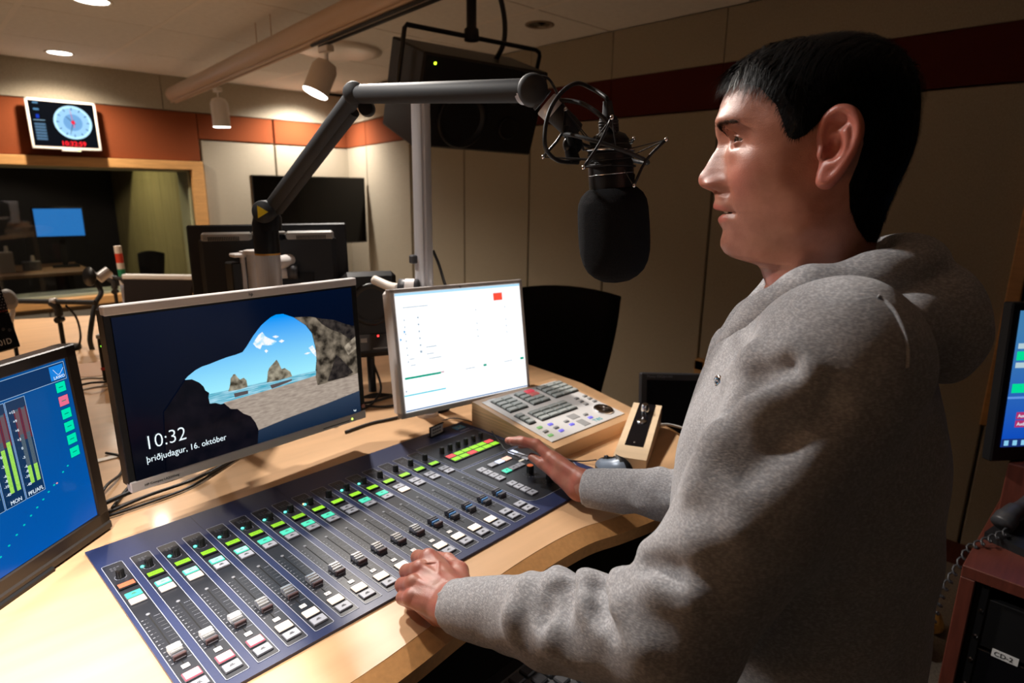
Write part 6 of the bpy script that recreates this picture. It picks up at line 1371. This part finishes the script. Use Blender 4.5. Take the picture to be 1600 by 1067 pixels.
def hitpx(x,y,fn):      # where the line of sight through a photograph pixel meets the cloth
    dr=to_l(PD(x,y,1.0))-CAMP; t=np.linspace(.32,1.15,700); P=CAMP[None]+t[:,None]*dr[None]
    dv=fn(P[:,0][:,None,None],P[:,1][:,None,None],P[:,2][:,None,None])[:,0,0]; k=int(np.argmax(dv<0))
    return P[k],dr/np.linalg.norm(dr)
def FOLD(px_list,r,k,s_,inset=0.):
    Q=[]
    for x,y in px_list:
        p,dr=hitpx(x,y,hoodfn); Q.append(p+dr*inset)
    for a,b in zip(Q[:-1],Q[1:]):
        if np.linalg.norm(a-b)<.25: FOLDS.append((a,b,r,k,s_))
for pl,r_ in (([(1252,578),(1185,630),(1125,692),(1088,765)],.012),([(1235,545),(1180,560),(1140,590)],.008),([(1150,832),(1090,850),(1012,862)],.012),([(1075,938),(1030,922),(990,906)],.010),([(960,905),(978,950),(1004,1012)],.009),([(915,912),(925,945),(945,985)],.007),([(850,985),(868,1005),(890,1030)],.006),([(880,912),(868,950),(866,985)],.006),([(820,918),(806,960),(808,1000)],.006)):
    FOLD(pl,r_,.024,1,.0050)
for pl,r_ in (([(960,732),(985,752),(1000,790)],.006),([(1005,724),(1015,760),(1040,785)],.007),([(1035,715),(1045,745)],.006)): FOLD(pl,r_,.014,1,.002)
for pl,r_ in (([(1235,575),(1185,598),(1145,640)],.0060),([(1052,893),(1015,886),(985,880)],.0055),([(936,915),(944,950),(958,985)],.0045),([(897,912),(889,935),(884,955)],.004),([(862,925),(856,950),(852,975)],.004),([(1300,640),(1225,690),(1165,745)],.006)):
    FOLD(pl,r_,.020,-1,-.0015)
def hoodie_field(X,Y,Z):
    d=hoodfn(X,Y,Z); d=foldfn(X,Y,Z,d)
    # open the neck
    d=smax(d,-cap(X,Y,Z,(-.006,0,-.05),(-.004,0,-.215),.062,.060),.010)
    # cuffs: cut the sleeve ends
    for E2,W2,rc in ((ELb,WL,.0345),(ERb,WR-np.array([0,0,.003]),.0350)):
        ax=(W2-E2)/np.linalg.norm(W2-E2); t=(X-W2[0])*ax[0]+(Y-W2[1])*ax[1]+(Z-W2[2])*ax[2]
        c_=cap(X,Y,Z,W2-ax*.075,W2+ax*.03,rc+.007,rc-.001); c_=smax(c_,t,.003); c_=c_-.0005*np.sin(np.arctan2(*( (X-W2[0])*0+ (Z-W2[2]), (X-W2[0])*ax[1]-(Y-W2[1])*ax[0]))*46)
        d=smin(d,c_,.006); d=smax(d,-smax(cap(X,Y,Z,W2-ax*.03,W2+ax*.05,rc-.006,rc-.004),-t-.022,.002),.002)
    return d
v_,f_=surface_nets(hoodie_field,(-.26,-.31,-.82),(.44,.37,-.10),.0048)
hoodie=np_mesh('sweatshirt',v_,f_,[HM],man,relax=1)
# the hood lying in folds round the neck
def ringpts(front,side,back,n=28):
    o=[]
    for k in range(n):
        a=2*PI*k/n; c_,s_=math.cos(a),math.sin(a)
        x=(front[0] if c_>0 else -back[0])*c_ if False else (front[0]*max(c_,0)+back[0]*max(-c_,0)); w1=abs(c_)**1.6
        z=front[1]*max(c_,0)**1.3+back[1]*max(-c_,0)**1.1+side[1]*(1-abs(c_)**1.2); o.append(np.array([x+side[2]*(1-abs(c_)),side[0]*s_,z]))
    return o
def hoodring(X,Y,Z):
    d=None
    R1=ringpts((.082,-.236),(.088,-.146,-.006),(-.105,-.124)); R2=ringpts((.078,-.262),(.122,-.198,-.02),(-.130,-.160)); 
    n=len(R1)
    for k in range(n):
        a,b=R1[k],R1[(k+1)%n]; t=1-(a[0]+.105)/.19; r=.016+.013*np.clip(t,0,1); c_=cap(X,Y,Z,a,b,r,r); d=c_ if d is None else smin(d,c_,.012)
    e=None
    for k in range(n):
        a,b=R2[k],R2[(k+1)%n]; t=1-(a[0]+.13)/.21; r=.012+.024*np.clip(t,0,1); c_=cap(X,Y,Z,a,b,r,r); e=c_ if e is None else smin(e,c_,.012)
    d=smin(d,e,.008)
    bag=ell(X,Y,Z,(-.124,0,-.185),(.054,.095,.055)); bag=smin(bag,ell(X,Y,Z,(-.145,.0,-.215),(.032,.070,.036)),.03); d=smin(d,bag,.014)
    d=smin(d,smax(cap(X,Y,Z,(.088,.010,-.225),(.100,.012,-.275),.013,.010),-(Y+.02),.004),.01)
    d=d+.0022*np.sin(Y*55+Z*38+X*25)+.0016*np.sin(X*80-Z*60+Y*30)
    d=smax(d,-cap(X,Y,Z,(-.004,0,-.03),(-.002,0,-.20),.068,.058),.008)
    return d
v_,f_=surface_nets(hoodring,(-.24,-.19,-.34),(.14,.19,-.06),.0032)
hood=np_mesh('hood',v_,f_,[HM],man,relax=1)
# seams of the raglan sleeve, button placket and metal snap (laid on the cloth by marching inwards)
for path in ([(1372,462),(1383,468),(1402,492),(1414,520),(1420,548),(1419,575)],):
    P_=[hitpx(x,y,hoodie_field) for x,y in path]
    MB().tube([tuple(lworld(p-d_*.0022)) for p,d_ in P_],.0019,HM,6,sub=8).build('seam', man)
sn,_d=hitpx(1124,596,hoodie_field); q=MB(); q.lathe([(.0075,0),(.0070,.002),(.003,.003),(.001,.0022)],chrome,tuple(lworld(sn-_d*.001)),ax=tuple(V(FW)*.7+V(LT)*.7),n=18); q.build('snap_button', man)
# trousers and shoes (stand behind the desk)
def legsfn(X,Y,Z):
    d=ell(X,Y,Z,(-.03,0,-.80),(.125,.17,.13))
    for s_ in (1,-1):
        d=smin(d,cap(X,Y,Z,(-.03,.085*s_,-.86),(-.01,.10*s_,-1.22),.088,.062),.03); d=smin(d,cap(X,Y,Z,(-.01,.10*s_,-1.22),(-.04,.11*s_,-1.635),.062,.050),.02)
    return smax(d,-.76+0*Z+Z*1.0+0,.01) if False else d
v_,f_=surface_nets(legsfn,(-.22,-.24,-1.70),(.16,.24,-.64),.010); np_mesh('trousers',v_,f_,[mat('dark_denim',(.020,.022,.030),.9,bump=.3,bscale=500)],man)
for s_ in (1,-1):
    def shoefn(X,Y,Z): return smax(smin(ell(X,Y,Z,(.05,.11*s_,-1.672),(.11,.045,.045)),ell(X,Y,Z,(-.04,.11*s_,-1.655),(.06,.04,.055)),.03),-1.6985-Z,.004)
    v_,f_=surface_nets(shoefn,(-.12,.11*s_-.07,-1.71),(.18,.11*s_+.07,-1.57),.005); np_mesh('shoe',v_,f_,[mat('dark_leather',(.02,.018,.016),.5)],man)
